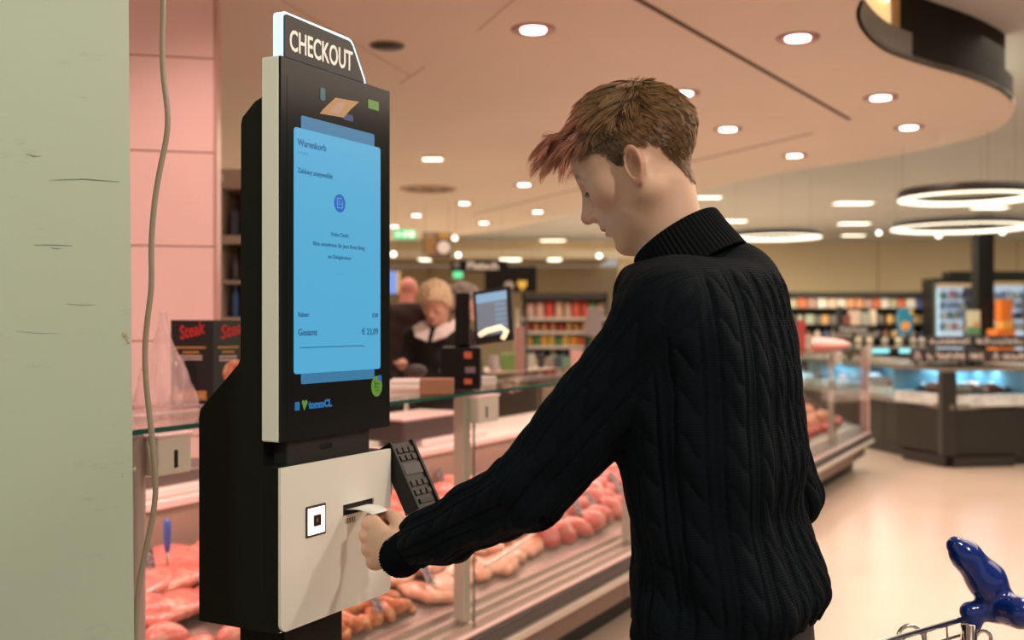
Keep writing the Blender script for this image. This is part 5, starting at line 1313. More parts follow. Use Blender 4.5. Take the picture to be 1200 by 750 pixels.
# boards and trays on the staff work top
def wt(s, y): return MCm @ Vector((s, y, 0.831))
for (s, y, l_, w_, h_, m__, nm, lb, cat) in ((1.10, 1.02, 0.62, 0.28, 0.03, mat('white_board', (0.80, 0.70, 0.66), 0.4), 'cutting_board', 'thick white cutting board behind the glass, left of the middle post', 'board'),
        (1.95, 1.03, 0.66, 0.28, 0.035, mat('white_board2', (0.78, 0.66, 0.62), 0.4), 'cutting_board', 'thick white cutting board with blue gloves, right of the middle post', 'board'),
        (2.95, 1.05, 0.62, 0.26, 0.03, mat('white_board3', (0.78, 0.68, 0.64), 0.4), 'cutting_board', 'white cutting board behind the man\'s sleeve', 'board')):
    o = MB().rbox(0, l_, -w_/2, w_/2, 0, h_, 0.006, 2).build(nm, m__); o.matrix_world = MCm @ Matrix.Translation((s, y, 0.831)); tag(o, lb, cat)
o = MB().rbox(0, 0.42, -0.10, 0.10, 0, 0.05, 0.01, 2).build('dark_tray', mat('grey_tray', (0.16, 0.14, 0.13), 0.35, 0.4)); o.matrix_world = MCm @ Matrix.Translation((1.25, 1.02, 0.862)); tag(o, 'dark grey tray on the cutting board behind the glass', 'tray')
o = MB().rbox(0, 0.50, -0.12, 0.12, 0, 0.10, 0.01, 2).build('dark_tray', mat('black_tray', (0.05, 0.04, 0.04), 0.4)); o.matrix_world = MCm @ Matrix.Translation((2.80, 1.05, 0.862)); tag(o, 'deep black tray on the board right of the middle clamp', 'tray')
o = MB().rbox(-0.02, 0.52, -0.13, 0.13, 0, 0.012, 0.004, 1).build('flat_board', mat('pink_white_lid', (0.82, 0.66, 0.64), 0.4)); o.matrix_world = MCm @ Matrix.Translation((2.80, 1.05, 0.963)); tag(o, 'pale flat board lying on the deep black tray', 'board')
o = MB().ell((0, 0, 0.02), (0.035, 0.035, 0.02), 16, 8).build('yellow_knob', mat('yellow', (0.75, 0.50, 0.05), 0.4)); o.matrix_world = MCm @ Matrix.Translation((1.17, 0.93, 0.862)); tag(o, 'small round yellow lid on the board beside the kiosk edge', 'lid')
for i, (s, y) in enumerate(((2.12, 0.98), (2.28, 1.00), (2.42, 0.96))):
    o = link_mesh('glove', blob(90+i, (0.07, 0.03, 0.014), 0.2), mat('blue_glove_%d' % i, (0.16, 0.22, 0.75), 0.4)); o.matrix_world = MCm @ Matrix.Translation((s, y, 0.876)); tag(o, ('first', 'middle', 'last')[i]+' of three blue glove bundles on the white board right of the post', 'glove')
# ---------------------------------------------------------------- people behind the counter
def bg_person(label, head, yaw, pitch, skin, top, topname, trou, handL, handR, hairf=None, haircol=None, lean=0.0, shd=0.205):
    """head = world position of the head centre"""
    hx, hy, hz = head; F = np.array([math.cos(yaw), math.sin(yaw), 0]); L = np.array([-math.sin(yaw), math.cos(yaw), 0])
    C = np.array([hx, hy, 0])-F*(0.06+lean); b = C.copy()
    k = (hz+0.13)/1.75
    e = empty('person', label, 'person', (C[0], C[1], 0)); H = head_frame(yaw, pitch)
    hc = np.array(head)
    sh = hz-shd*k; hip = 0.92*k
    SL = C+L*0.19*k+UP*sh; SR = C-L*0.19*k+UP*sh; Hc = C-F*lean*0.5+UP*hip
    def elbow(S, T, side):
        m = (S+T)/2; d = np.linalg.norm(T-S); h = math.sqrt(max((0.30*k)**2-(d/2)**2, 0.0004)); out = -UP*0.9+L*side*0.35-F*0.3; ax = (T-S)/max(d, 1e-6)
        out -= ax*(out@ax); out /= np.linalg.norm(out); return m+out*h
    def hand(f, l, u): return C+F*f+L*l+UP*u
    TL = hand(*handL); TR = hand(*handR); EL = elbow(SL, TL, 1); ER = elbow(SR, TR, -1)
    def body(P, g=0.0, arms=True):
        d = cone(P, C+UP*(sh-0.06*k), Hc, 0.125*k+g, 0.12*k+g)
        d = smin(d, cone(P, SL-L*0.04, SR+L*0.04, 0.07*k+g, 0.07*k+g), 0.09)
        d = smin(d, cone(P, C+L*0.07+UP*(sh-0.18), Hc+L*0.06, 0.10*k+g, 0.11*k+g), 0.05); d = smin(d, cone(P, C-L*0.07+UP*(sh-0.18), Hc-L*0.06, 0.10*k+g, 0.11*k+g), 0.05)
        for S, E_, T in ((SL, EL, TL), (SR, ER, TR)):
            d = smin(d, smin(cone(P, S, E_, 0.052+g, 0.040+g), cone(P, E_, T, 0.040+g, 0.026+g), 0.01), 0.02)
        return d
    def skinf(P):
        q = (P-hc)@H; d = head_sdf(q, False)
        d = smin(d, cone(P, hc-H[:, 0]*0.03-H[:, 2]*0.05, C+UP*(sh+0.0), 0.055, 0.062), 0.02); d = smin(d, body(P, -0.012), 0.02)
        for T, E_ in ((TL, EL), (TR, ER)):
            ax = (T-E_)/np.linalg.norm(T-E_); d = smin(d, cone(P, T, T+ax*0.06, 0.026, 0.030), 0.01)
            sidev = np.cross(ax, UP); sidev /= np.linalg.norm(sidev)+1e-9
            for j in range(4):
                o_ = sidev*(j-1.5)*0.017; d = smin(d, cone(P, T+ax*0.07+o_, T+ax*(0.135-0.008*abs(j-1.2))+o_-UP*0.018, 0.009, 0.007), 0.004)
            d = smin(d, cone(P, T+ax*0.03+sidev*0.02, T+ax*0.08+sidev*0.045, 0.011, 0.008), 0.006)
        for s in (1, -1):
            d = smin(d, smin(cone(P, Hc+L*0.09*s, C+L*0.1*s+UP*0.48*k, 0.075, 0.05), cone(P, C+L*0.1*s+UP*0.48*k, C+L*0.1*s+UP*0.08, 0.05, 0.035), 0.02), 0.03)
            d = smin(d, cone(P, C+L*0.1*s+UP*0.045, C+L*0.1*s+UP*0.04+F*0.14, 0.034, 0.028), 0.02)
        return d
    lo = np.array([hx-0.75, hy-0.75, 0]); hi = np.array([hx+0.75, hy+0.75, hz+0.3])
    V, Q = sdf_mesh(skinf, lo, hi, 0.0085, 4); t = skin_tint((V-hc)@H, skin, skin if haircol is None else haircol)
    ofs = -Vector((C[0], C[1], 0))
    def at(o): o.parent = e; o.location = ofs; return o
    at(link_mesh('body', arr_mesh('body', V, Q, True, t), m_skin))
    def topf(P):
        d = body(P, 0.006)+0.004*np.sin(P[:, 2]*40+P[:, 0]*25)
        d = smax(d, (Hc[2]-0.06)-P[:, 2], 0.02)
        for T, E_ in ((TL, EL), (TR, ER)):
            ax = (T-E_)/np.linalg.norm(T-E_); cut = (P-(T-ax*0.02))@ax; nr = np.linalg.norm(P-T, axis=1) < 0.13
            d = np.where(nr, np.maximum(d, cut), d)
        return smax(d, P[:, 2]-(sh+0.075*k), 0.01)
    V, Q = sdf_mesh(topf, lo, hi, 0.011, 4); tp = at(link_mesh(topname, arr_mesh(topname, V, Q), mat(topname+'_fabric', top, 0.85)))
    def trf(P):
        d = cone(P, Hc+L*0.05, Hc-L*0.05, 0.13*k, 0.13*k)
        for s in (1, -1): d = smin(d, smin(cone(P, Hc+L*0.09*s, C+L*0.1*s+UP*0.48*k, 0.09, 0.068), cone(P, C+L*0.1*s+UP*0.48*k, C+L*0.1*s+UP*0.09, 0.068, 0.055), 0.02), 0.03)
        return smax(d, 0.06-P[:, 2], 0.01)
    V, Q = sdf_mesh(trf, lo, hi, 0.016, 3); at(link_mesh('trousers', arr_mesh('trousers', V, Q), mat('trousers_fabric', trou, 0.85)))
    for s in (1, -1):
        a = C+L*0.1*s+UP*0.042
        V, Q = sdf_mesh(lambda P: np.maximum(cone(P, a-F*0.03, a+F*0.15, 0.044, 0.038), 0.001-P[:, 2]), a-0.3, a+0.3, 0.012, 3); at(link_mesh('shoe', arr_mesh('shoe', V, Q), M_black))
    if hairf is not None:
        V, Q = sdf_mesh(lambda P: hairf((P-hc)@H), hc-0.22, hc+0.22, 0.005, 4)
        tt = np.array(haircol)[None]*(0.75+0.5*rng.random(len(V)))[:, None]; at(link_mesh('hair', arr_mesh('hair', V, Q, True, tt), m_hair))
    return e, C, F, L, sh, tp, ofs
def short_curls(q):
    d = ellip(q, (-0.012, 0, 0.050), (0.122, 0.100, 0.104))
    d = smin(d, ellip(q, (-0.045, 0, -0.010), (0.072, 0.094, 0.075)), 0.03)
    d = d+0.009*np.sin(q[:, 0]*130)*np.sin(q[:, 1]*120)*np.sin(q[:, 2]*130)+0.003*np.sin(q[:, 0]*60+q[:, 2]*90)
    cut = -(scalp(q)+0.006)-0.022*(q[:, 0] < -0.0)
    return np.maximum(d, cut)
hd = W(510, 357, 6.6)
e, C, F, L, sh, tp, ofs = bg_person('older woman with short blond-grey curly hair, white collar and black vest behind the counter', tuple(hd), math.radians(-108), math.radians(24), (0.66, 0.36, 0.27), (0.008, 0.007, 0.007), 'vest', (0.02, 0.02, 0.02),
    (0.30, 0.22, 1.13), (0.34, -0.10, 1.16), short_curls, (0.60, 0.46, 0.28))
# white shirt collar
clb = MB()
for s in (1, -1):
    c0 = C+UP*(sh+0.075)-F*0.02; c0 = c0+UP*0.02; fF = F*1.35; fL = L*1.35; pts_ = [c0-fF*0.075, c0+fL*0.055*s-fF*0.03, c0+fL*0.075*s+fF*0.04-UP*0.01, c0+fF*0.085+fL*0.015*s-UP*0.05, c0+fF*0.125+fL*0.012*s-UP*0.13, c0+fF*0.115+fL*0.075*s-UP*0.10, c0+fL*0.11*s+fF*0.06-UP*0.045, c0+fL*0.10*s-fF*0.045-UP*0.03, c0-fF*0.105-UP*0.03]
    vs = [tuple(p) for p in pts_]+[tuple(p+UP*0.006+F*0.004) for p in pts_]; n9 = 9
    clb.add(vs, [(0, 1, 7, 8), (1, 2, 6, 7), (2, 3, 5, 6), (3, 4, 5), (9, 17, 16, 10), (10, 16, 15, 11), (11, 15, 14, 12), (12, 14, 13)]+[(i, (i+1) % 9, 9+(i+1) % 9, 9+i) for i in range(9)])
cl_o = clb.build('shirt_collar', mat('white_shirt', (0.85, 0.78, 0.76), 0.7)); cl_o.parent = e; cl_o.location = ofs
hd = W(479, 342, 9.2)
bg_person('bald man in a dark maroon sweater standing behind the woman, next to the kiosk screen', tuple(hd), math.radians(75), math.radians(12), (0.70, 0.28, 0.22), (0.030, 0.010, 0.012), 'sweater', (0.02, 0.02, 0.03),
    (0.25, 0.2, 1.05), (0.25, -0.2, 1.05), shd=0.165)
hd = W(544, 357, 7.3)
bg_person('person with grey hair half hidden behind the customer screen, right of the woman', tuple(hd), math.radians(-10), math.radians(5), (0.66, 0.38, 0.28), (0.03, 0.03, 0.03), 'jacket', (0.02, 0.02, 0.02),
    (0.3, 0.15, 1.0), (0.3, -0.15, 1.0), short_curls, (0.30, 0.27, 0.24))

# ---------------------------------------------------------------- generic small goods
PAL = {}
def gm(c, es=0):
    k = tuple(c)+(es,)
    if k not in PAL: PAL[k] = mat('pack_%d' % len(PAL), c, 0.45, emit=(c if es else None), es=es)
    return PAL[k]
GB = {}
def goods_mesh(kind, c):
    k = (kind, tuple(c))
    if k in GB: return GB[k]
    m = MB()
    if kind == 'box': m.rbox(-0.5, 0.5, -0.5, 0.5, 0, 1, 0.03, 1)
    elif kind == 'bottle': m.lathe([(0.42, 0), (0.45, 0.04), (0.45, 0.62), (0.18, 0.80), (0.16, 0.97), (0.19, 0.98), (0.19, 1.0)], 10)
    elif kind == 'jar': m.lathe([(0.42, 0), (0.48, 0.06), (0.48, 0.74), (0.40, 0.80), (0.43, 0.82), (0.43, 1.0)], 10)
    elif kind == 'pouch':
        m.add([(-0.48, -0.35, 0), (0.48, -0.35, 0), (0.48, 0.35, 0), (-0.48, 0.35, 0), (-0.42, -0.4, 0.5), (0.42, -0.4, 0.5), (0.42, 0.4, 0.5), (-0.42, 0.4, 0.5), (-0.48, -0.03, 1), (0.48, -0.03, 1), (0.48, 0.03, 1), (-0.48, 0.03, 1)],
              [(3, 2, 1, 0), (0, 1, 5, 4), (1, 2, 6, 5), (2, 3, 7, 6), (3, 0, 4, 7), (4, 5, 9, 8), (5, 6, 10, 9), (6, 7, 11, 10), (7, 4, 8, 11), (8, 9, 10, 11)])
    me = m.mesh(kind); me.materials.append(gm(c)); GB[k] = me; return me
def goods(kind, c, p, w_, d_g, h_, rz, label, cat, group):
    o = bpy.data.objects.new({'box': 'carton', 'bottle': 'bottle', 'jar': 'jar', 'pouch': 'snack_bag'}[kind], goods_mesh(kind, c)); COL.objects.link(o)
    o.location = p; o.scale = (w_, d_g, h_); o.rotation_euler = (0, 0, rz); return tag(o, label, cat, group)
def shelf_unit(name, label, px0, px1, pyt, Y, rowpx, depth=0.45, m_body=None, strip=True, strip_c=(0.42, 0.38, 0.34)):
    """rowpx: picture heights of the boards"""
    a = W(px0, pyt, Y); b = W(px1, pyt, Y); wd_ = b.x-a.x
    e = empty(name, label, 'shelf', (a.x, Y, 0)); mb = m_body or M_black
    MB().box(0, wd_, depth, depth+0.03, 0, a.z).build('back_panel', mb, e)
    for x in (0, wd_-0.03): MB().box(x, x+0.03, 0, depth, 0, a.z).build('side_panel', mb, e)
    MB().box(0, wd_, 0, depth, a.z-0.10, a.z).build('header', mb, e)
    zs = []
    for ry in rowpx:
        z = W(0, ry, Y).z; zs.append(z); bd_ = MB().box(0, wd_, 0, depth, z-0.025, z).build('board', mb, e)
        if strip: MB().box(0, wd_, -0.012, -0.0, z-0.045, z).build('price_strip', gm(strip_c), bd_)
    MB().box(0, wd_, 0, depth, 0, 0.12).build('plinth', mb, e)
    return a.x, wd_, zs
WARMS = [(0.62, 0.16, 0.05), (0.70, 0.30, 0.06), (0.60, 0.05, 0.03), (0.75, 0.45, 0.12), (0.66, 0.22, 0.14), (0.55, 0.34, 0.14)]
MIX = WARMS+[(0.10, 0.32, 0.08), (0.75, 0.70, 0.62), (0.05, 0.14, 0.35), (0.55, 0.42, 0.34)]
ORD_ = ['first', 'second', 'third', 'fourth', 'fifth', 'sixth', 'seventh', 'eighth', 'ninth', 'tenth', 'eleventh', 'twelfth', 'thirteenth', 'fourteenth', 'fifteenth', 'sixteenth', 'seventeenth', 'eighteenth', 'nineteenth', 'twentieth', 'twenty-first', 'twenty-second', 'twenty-third', 'twenty-fourth', 'twenty-fifth', 'twenty-sixth']
def cname(c):
    r, g, b = c
    if max(c) < 0.2: return 'dark'+(' blue' if b > r*1.3 else ' green' if g > r*1.3 else '')
    if b > r: return 'blue' if max(c) < 0.5 or b > r*1.4 else 'pale blue'
    if g > r: return 'green'
    if r < g*1.25 and r < b*1.6: return 'cream' if r > 0.45 else 'grey'
    if g < r*0.35: return 'red'
    return 'orange' if g < r*0.55 else 'yellow-brown'
def fill(x, w_, z, Y, kind, pal, iw, h_, label, cat, group, gap=0.15, depth=0.25, hj=0.15):
    c = x+0.05; n_ = 0
    while c < x+w_-iw:
        k = kind if isinstance(kind, str) else rnd.choice(kind); l_ = iw*rnd.uniform(0.85, 1.15)
        cc = rnd.choice(pal); kn_ = {'box': 'carton', 'bottle': 'bottle', 'jar': 'jar', 'pouch': 'snack bag'}[k]
        goods(k, cc, (c+l_/2, Y+0.16, z), l_*(1-gap), min(l_, depth), h_*rnd.uniform(1-hj, 1.0), rnd.uniform(-0.06, 0.06), '%s %s, %s from left on %s' % (cname(cc), kn_, ORD[min(n_, 25)], label), kn_, group); c += l_; n_ += 1
# aisle shelves left of the young man's shoulder
Y1 = 15.5
x, wd_, zs = shelf_unit('shelving_unit', 'black shelf full of red and orange snack packs left of the man\'s shoulder', 612, 712, 343, Y1, (372, 388, 405, 422), m_body=mat('shelf_dark', (0.02, 0.018, 0.015), 0.6))
h1 = 15*Y1/FOC
fill(x, wd_, zs[0], Y1, 'pouch', [(0.66, 0.07, 0.05), (0.70, 0.16, 0.06), (0.72, 0.30, 0.08), (0.66, 0.40, 0.30), (0.74, 0.36, 0.10), (0.66, 0.10, 0.06), (0.10, 0.32, 0.08)], 0.125, 20*Y1/FOC, 'top board left of the man\'s shoulder', 'x', 'snack bags on the top board')
fill(x, wd_, zs[1], Y1, 'jar', [(0.74, 0.34, 0.10), (0.70, 0.25, 0.10), (0.60, 0.06, 0.03), (0.76, 0.44, 0.16)], 0.115, 10*Y1/FOC, 'second board left of the man\'s shoulder', 'x', 'orange jars on the second board')
fill(x, wd_, zs[2], Y1, ['box', 'jar'], [(0.78, 0.42, 0.04), (0.76, 0.34, 0.03), (0.70, 0.10, 0.04), (0.75, 0.5, 0.1), (0.08, 0.28, 0.10)], 0.11, 12*Y1/FOC, 'third board left of the man\'s shoulder', 'x', 'amber packs on the third board')
fill(x, wd_, zs[3], Y1, ['box', 'bottle'], [(0.30, 0.35, 0.28), (0.10, 0.10, 0.09), (0.50, 0.45, 0.38), (0.05, 0.10, 0.12), (0.60, 0.35, 0.33)], 0.15, 13*Y1/FOC, 'fourth board left of the man\'s shoulder', 'x', 'dull packs on the lowest board')
# low display in front of it
Y2 = 9.0
a = W(560, 440, Y2)
def cabinet(name, label, px0, px1, py_top, py_bot, Y, m, mt=None, depth=0.6, cat='counter'):
    a = W(px0, py_top, Y); b = W(px1, py_bot, Y); zb = max(b.z, 0.0)
    e = empty(name, label, cat, (a.x, Y, 0)); w__ = b.x-a.x
    MB().rbox(0, w__, 0, depth, 0.08, a.z-0.03, 0.006, 1).build('body', m, e); MB().box(0.02, w__-0.02, 0.04, depth, 0, 0.08).build('plinth', M_black, e)
    MB().rbox(-0.02, w__+0.02, -0.02, depth, a.z-0.03, a.z, 0.006, 1).build('top', mt or m, e)
    k = max(1, int(w__/0.6))
    for i in range(k): MB().rbox(i*w__/k+0.01, (i+1)*w__/k-0.01, -0.012, 0.0, 0.12, a.z-0.06, 0.004, 1).build('front_panel', m, e)
    return a
cabinet('service_counter', 'dark brown service counter beyond the glass shelf, right of the scale', 566, 628, 436, 600, 8.0, mat('dark_brown_front', (0.06, 0.045, 0.035), 0.5), mat('rosy_top', (0.50, 0.33, 0.27), 0.4), 0.8)
cabinet('service_counter', 'beige counter front between the dark counter and the man\'s sleeve', 633, 700, 433, 600, 8.2, mat('beige_front', (0.46, 0.38, 0.26), 0.5), mat('beige_top', (0.62, 0.50, 0.40), 0.4), 0.8)
0 and cabinet('service_counter', 'long grey counter seen through the glass behind the clamp', 600, 760, 452, 640, 5.6, mat('grey_front', (0.30, 0.27, 0.24), 0.5), None, 0.4)
def small(kind, c, px, py, Y, wpx, hpx, label, cat, name=None, zt=None):
    p = W(px, py, Y) if zt is None else Vector((W(px, py, Y).x, Y, zt)); s = Y/FOC
    o = goods(kind, c, p, wpx*s, min(wpx*s, 0.3), hpx*s, 0, label, cat, None)
    if name: o.name = name
    return o
zt = W(0, 436, 8.0).z
small('box', (0.22, 0.42, 0.12), 595, 436, 8.3, 17, 20, 'green carton on the dark counter beneath the customer screen', 'carton', zt=zt)
small('box', (0.74, 0.42, 0.40), 609, 436, 8.4, 11, 50, 'tall pink carton right of the customer screen', 'carton', zt=zt)
small('bottle', (0.72, 0.66, 0.60), 606, 436, 8.6, 9, 70, 'tall white bottle behind the pink carton', 'bottle', zt=zt)
small('box', (0.10, 0.13, 0.12), 616.5, 436, 8.3, 4, 70, 'narrow black upright stand beside the pink carton', 'stand', zt=zt)
small('jar', (0.55, 0.50, 0.55), 579, 436, 8.25, 12, 17, 'whitish jar under the customer screen, left of the green carton', 'jar', zt=zt)
for i, (px, c, w9, h9) in enumerate(((623, (0.55, 0.62, 0.50), 9, 15), (634, (0.05, 0.05, 0.05), 8, 17), (644, (0.30, 0.28, 0.25), 9, 12), (654, (0.05, 0.10, 0.12), 10, 14), (664, (0.15, 0.32, 0.22), 11, 12), (675, (0.72, 0.42, 0.38), 13, 20), (690, (0.25, 0.40, 0.50), 12, 9))):
    small('box', c, px, 433, 8.5, w9, h9, ('pale green carton first in the row on the beige counter', 'black carton second in the row on the beige counter', 'grey-brown carton third in the row on the beige counter', 'dark teal carton in the middle of the beige counter row', 'green carton near the sleeve on the beige counter', 'pink carton touching the man\'s sleeve outline', 'light blue carton at the sleeve end of the beige counter')[i], 'carton', zt=W(0, 433, 8.2).z)
# second customer screen by the man's sleeve
p = W(686, 432, 8.75); e = empty('customer_screen', 'grey tilted screen seen from behind, touching the man\'s upper sleeve', 'screen', (p.x, p.y, W(0, 433, 8.2).z))
sS = 8.75/FOC; o = MB().rbox(-11*sS, 9*sS, 0, 0.03, 36*sS, 70*sS, 0.006, 1).build('panel', mat('grey_screen_back', (0.28, 0.26, 0.25), 0.4), e); o.rotation_euler = (0, math.radians(12), 0)
MB().tube([(0, 0.05, 0), (4*sS, 0.05, 40*sS)], 0.02, 8).build('pole', M_black, e)

# ---------------------------------------------------------------- hanging signs
def hang(name, label, px0, px1, py0, py1, Y, m, zt=3.0, cat='sign', depth=0.05, ry=0.0):
    a = W(px0, py0, Y); b = W(px1, py1, Y); cx = (a.x+b.x)/2
    e = empty(name, label, cat, (cx, Y, b.z)); w__ = b.x-a.x; h__ = a.z-b.z
    MB().rbox(-w__/2, w__/2, 0, depth, 0, h__, 0.01, 1).build('panel', m, e)
    for x in (-w__*0.4, w__*0.4): MB().tube([(x, depth/2, h__), (x, depth/2, zt-b.z)], 0.0015, 4).build('wire', M_black, e)
    return e, w__, h__, Y/FOC
e, w__, h__, s = hang('exit_sign', 'green lit emergency exit sign right of the kiosk screen under the ceiling', 461, 487, 269, 280, 14.5, mat('green_exit', (0.02, 0.4, 0.16), 0.4, emit=(0.03, 0.55, 0.22), es=0.9), 3.0)
m_wl = mat('white_lit', (1, 1, 1), 0.5, emit=(0.75, 1.0, 0.80), es=0.8)
MB().prism([(-0.02*1, 0.028), (0.0, 0.028), (0.02, 0.055), (0.045, 0.03), (0.06, 0.03), (0.03, 0.075), (0.05, 0.085), (0.04, 0.10), (0.0, 0.09), (-0.01, 0.06)], 'y', -0.004, 0).build('running_figure', m_wl, e)
MB().box(0.075, 0.125, -0.004, 0, 0.025, 0.10).build('door_symbol', m_wl, e); MB().prism([(-0.12, 0.06), (-0.08, 0.09), (-0.08, 0.07), (-0.04, 0.07), (-0.04, 0.05), (-0.08, 0.05), (-0.08, 0.03)], 'y', -0.004, 0).build('arrow', m_wl, e)
e, w__, h__, s = hang('menu_board', 'brown hanging board with gold lettering and white round plate picture', 495, 529, 272, 303, 14.0, mat('brown_board', (0.10, 0.060, 0.038), 0.5), 3.0)
m_gold = mat('gold_print', (0.42, 0.24, 0.04), 0.5)
for i in range(6):
    xk = -w__/2+2.5*s
    while xk < -w__/2+14*s: l_ = rnd.uniform(1.0, 3.2)*s; MB().box(xk, xk+l_, -0.004, 0, h__-(7.5+i*3.6)*s, h__-(5.5+i*3.6)*s).build('print_line', m_gold, e); xk += l_+0.6*s
MB().prism([(8*s+7.5*s*math.cos(a*math.pi/12), 13*s+7.5*s*math.sin(a*math.pi/12)) for a in range(24)], 'y', -0.01, 0).build('round_plate', mat('round_white', (0.66, 0.62, 0.62), 0.5), e)
MB().box(2*s, 15*s, -0.004, 0, 24*s, 30*s).build('gold_patch', m_gold, e); MB().box(-14*s, -3*s, -0.004, 0, 26.5*s, 29*s).build('print_line', gm((0.3, 0.25, 0.2)), e); MB().box(-15*s, -12*s, -0.004, 0, 2*s, 5*s).build('print_mark', gm((0.45, 0.4, 0.35)), e)
e, w__, h__, s = hang('aisle_sign', 'long black hanging sign with grey lettering above the woman', 528, 595, 305, 318, 15.0, mat('black_sign', (0.006, 0.006, 0.005), 0.6, spec=0.1), 3.0)
put_text('lettering', 'Fleisch', 12*s, gm((0.50, 0.48, 0.45)), e, (-w__/2+19*s, -0.003, 2.6*s), 0.006, 'LEFT', 1.15, extrude=0.002)
MB().ell((-w__/2+7*s, -0.004, 7*s), (4*s, 0.01, 4.5*s), 12, 8).build('pictogram', gm((0.12, 0.11, 0.10)), e)
e, w__, h__, s = hang('green_marker', 'small round green lit marker sign under the black aisle sign', 531, 542, 317, 326, 16.5, mat('green_lit_marker', (0.05, 0.5, 0.25), 0.4, emit=(0.08, 0.60, 0.28), es=0.9), 3.0)
e, w__, h__, s = hang('wall_sign', 'black rectangular sign with yellow shield emblem above the snack shelf', 568, 629, 312, 342, 17.5, mat('black_sign2', (0.006, 0.005, 0.004), 0.6, spec=0.1), 3.0)
MB().prism([(8*s, 13*s), (19*s, 13*s), (18.5*s, 7*s), (13.5*s, 1.5*s), (8.5*s, 7*s)], 'y', -0.02, 0).build('shield_emblem', gm((0.62, 0.40, 0.05)), e); MB().ell((-2*s, -0.004, 7*s), (6*s, 0.02, 5.5*s), 14, 8).build('grey_emblem', gm((0.22, 0.18, 0.15)), e)
e, w__, h__, s = hang('blue_poster', 'blue and yellow poster at the kiosk screen edge above the bald man', 452, 470, 316, 346, 18.0, gm((0.05, 0.04, 0.03)), 3.0)
MB().box(-8*s, 4*s, -0.004, 0, 2*s, 28*s).build('blue_field', mat('lit_blue', (0.1, 0.2, 0.6), 0.4, emit=(0.10, 0.25, 0.75), es=0.6), e); MB().box(4*s, 8*s, -0.004, 0, 2*s, 28*s).build('yellow_field', gm((0.55, 0.42, 0.08)), e)
for px in (502, 541): struct(MB().box(0, 0.06, 0, 0.05, 0, 3.1).build('trim_%d' % (12+(px > 520)), mat('wall_post', (0.40, 0.34, 0.25), 0.7))).location = (W(px, 0, 31.9).x, 31.9, 0)
# narrow beige cabinet between pier and kiosk
Yc = 5.6; x, wd_, zs = shelf_unit('side_cabinet', 'narrow grey-beige open cabinet between pink pier and kiosk', 252, 300, 198, Yc, (276, 372), m_body=mat('cabinet_beige', (0.52, 0.43, 0.32), 0.6), depth=0.4, strip_c=(0.50, 0.40, 0.30))
sY = Yc/FOC
MB().box(0.02, 0.045, -0.004, 0.0, W(0, 213, Yc).z, W(0, 203, Yc).z).build('white_card', gm((0.85, 0.80, 0.72)), bpy.data.objects['side_cabinet'])
for i, (py, c, h9) in enumerate(((262, (0.08, 0.09, 0.13), 28), (318, (0.10, 0.09, 0.10), 30), (372, (0.05, 0.14, 0.35), 40))):
    zz_ = zs[0]+0.002 if i == 0 else (zs[1]+0.002 if i == 2 else zs[1]+44*sY)
    p = W(275, 372, Yc+0.06); o = goods('bottle' if i else 'box', c, (p.x, p.y+0.02, zz_), 9*sY, 9*sY, (30, 30, 40)[i]*sY, 0, ('dark box on the upper board of the beige cabinet', 'dark bottle in the middle of the beige cabinet', 'blue bottle on the lower board of the beige cabinet')[i], 'pack', None)
    if i == 1: MB().box(0.0, wd_, 0.02, 0.4, zz_-0.02, zz_-0.002).build('board', mat('cabinet_board', (0.45, 0.36, 0.27), 0.6), bpy.data.objects['side_cabinet'])

# ---------------------------------------------------------------- right: wall shelves, fridges
Y3 = 22.0
x, wd_, zs = shelf_unit('shelving_unit', 'long black wall shelf with packs between the man\'s back and the lit fridges', 922, 1092, 342, Y3, (361, 380, 396, 412), m_body=mat('shelf_dark2', (0.018, 0.018, 0.016), 0.6), strip=False)
u3 = Y3/FOC
fill(x, wd_, zs[0], Y3, 'box', [(0.66, 0.48, 0.36), (0.62, 0.16, 0.08), (0.70, 0.66, 0.60), (0.62, 0.30, 0.16), (0.45, 0.42, 0.30), (0.10, 0.14, 0.35), (0.40, 0.26, 0.22)], 0.19, 12.5*u3, 'top board of the black wall shelf', 'x', 'cartons on the top board of the wall shelf')
fill(x, wd_, zs[1], Y3, ['jar', 'box'], [(0.62, 0.50, 0.36), (0.60, 0.36, 0.12), (0.30, 0.16, 0.10), (0.34, 0.40, 0.30), (0.16, 0.14, 0.14), (0.55, 0.10, 0.10)], 0.17, 12*u3, 'second board of the black wall shelf', 'x', 'packs on the second board of the wall shelf')
fill(x, wd_, zs[2], Y3, ['jar', 'bottle'], [(0.52, 0.36, 0.16), (0.25, 0.13, 0.08), (0.10, 0.10, 0.12), (0.50, 0.44, 0.36), (0.08, 0.12, 0.25)], 0.18, 10*u3, 'third board of the black wall shelf', 'x', 'jars on the third board of the wall shelf')
p = W(1061, 392, 20.5); e = empty('floor_poster', 'blue poster with orange round picture on a stand in front of the wall shelf', 'poster', (p.x, p.y, 0)); u_ = 20.5/FOC
MB().rbox(-9*u_, 9*u_, 0, 0.03, p.z, p.z+30*u_, 0.01, 1).build('board', mat('blue_board', (0.01, 0.20, 0.38), 0.5), e); MB().tube([(0, 0.015, 0), (0, 0.015, p.z)], 0.02, 8).build('pole', M_black, e); MB().rbox(-0.15, 0.15, -0.1, 0.15, 0, 0.02, 0.004, 1).build('foot', M_black, e)
MB().prism([(6*u_*math.cos(a*math.pi/10), p.z+10*u_+5.5*u_*math.sin(a*math.pi/10)) for a in range(20)], 'y', -0.01, 0).build('round_picture', gm((0.70, 0.30, 0.06)), e); MB().box(5*u_, 9*u_, -0.01, 0, p.z+24*u_, p.z+29*u_).build('yellow_corner', gm((0.65, 0.5, 0.05)), e)
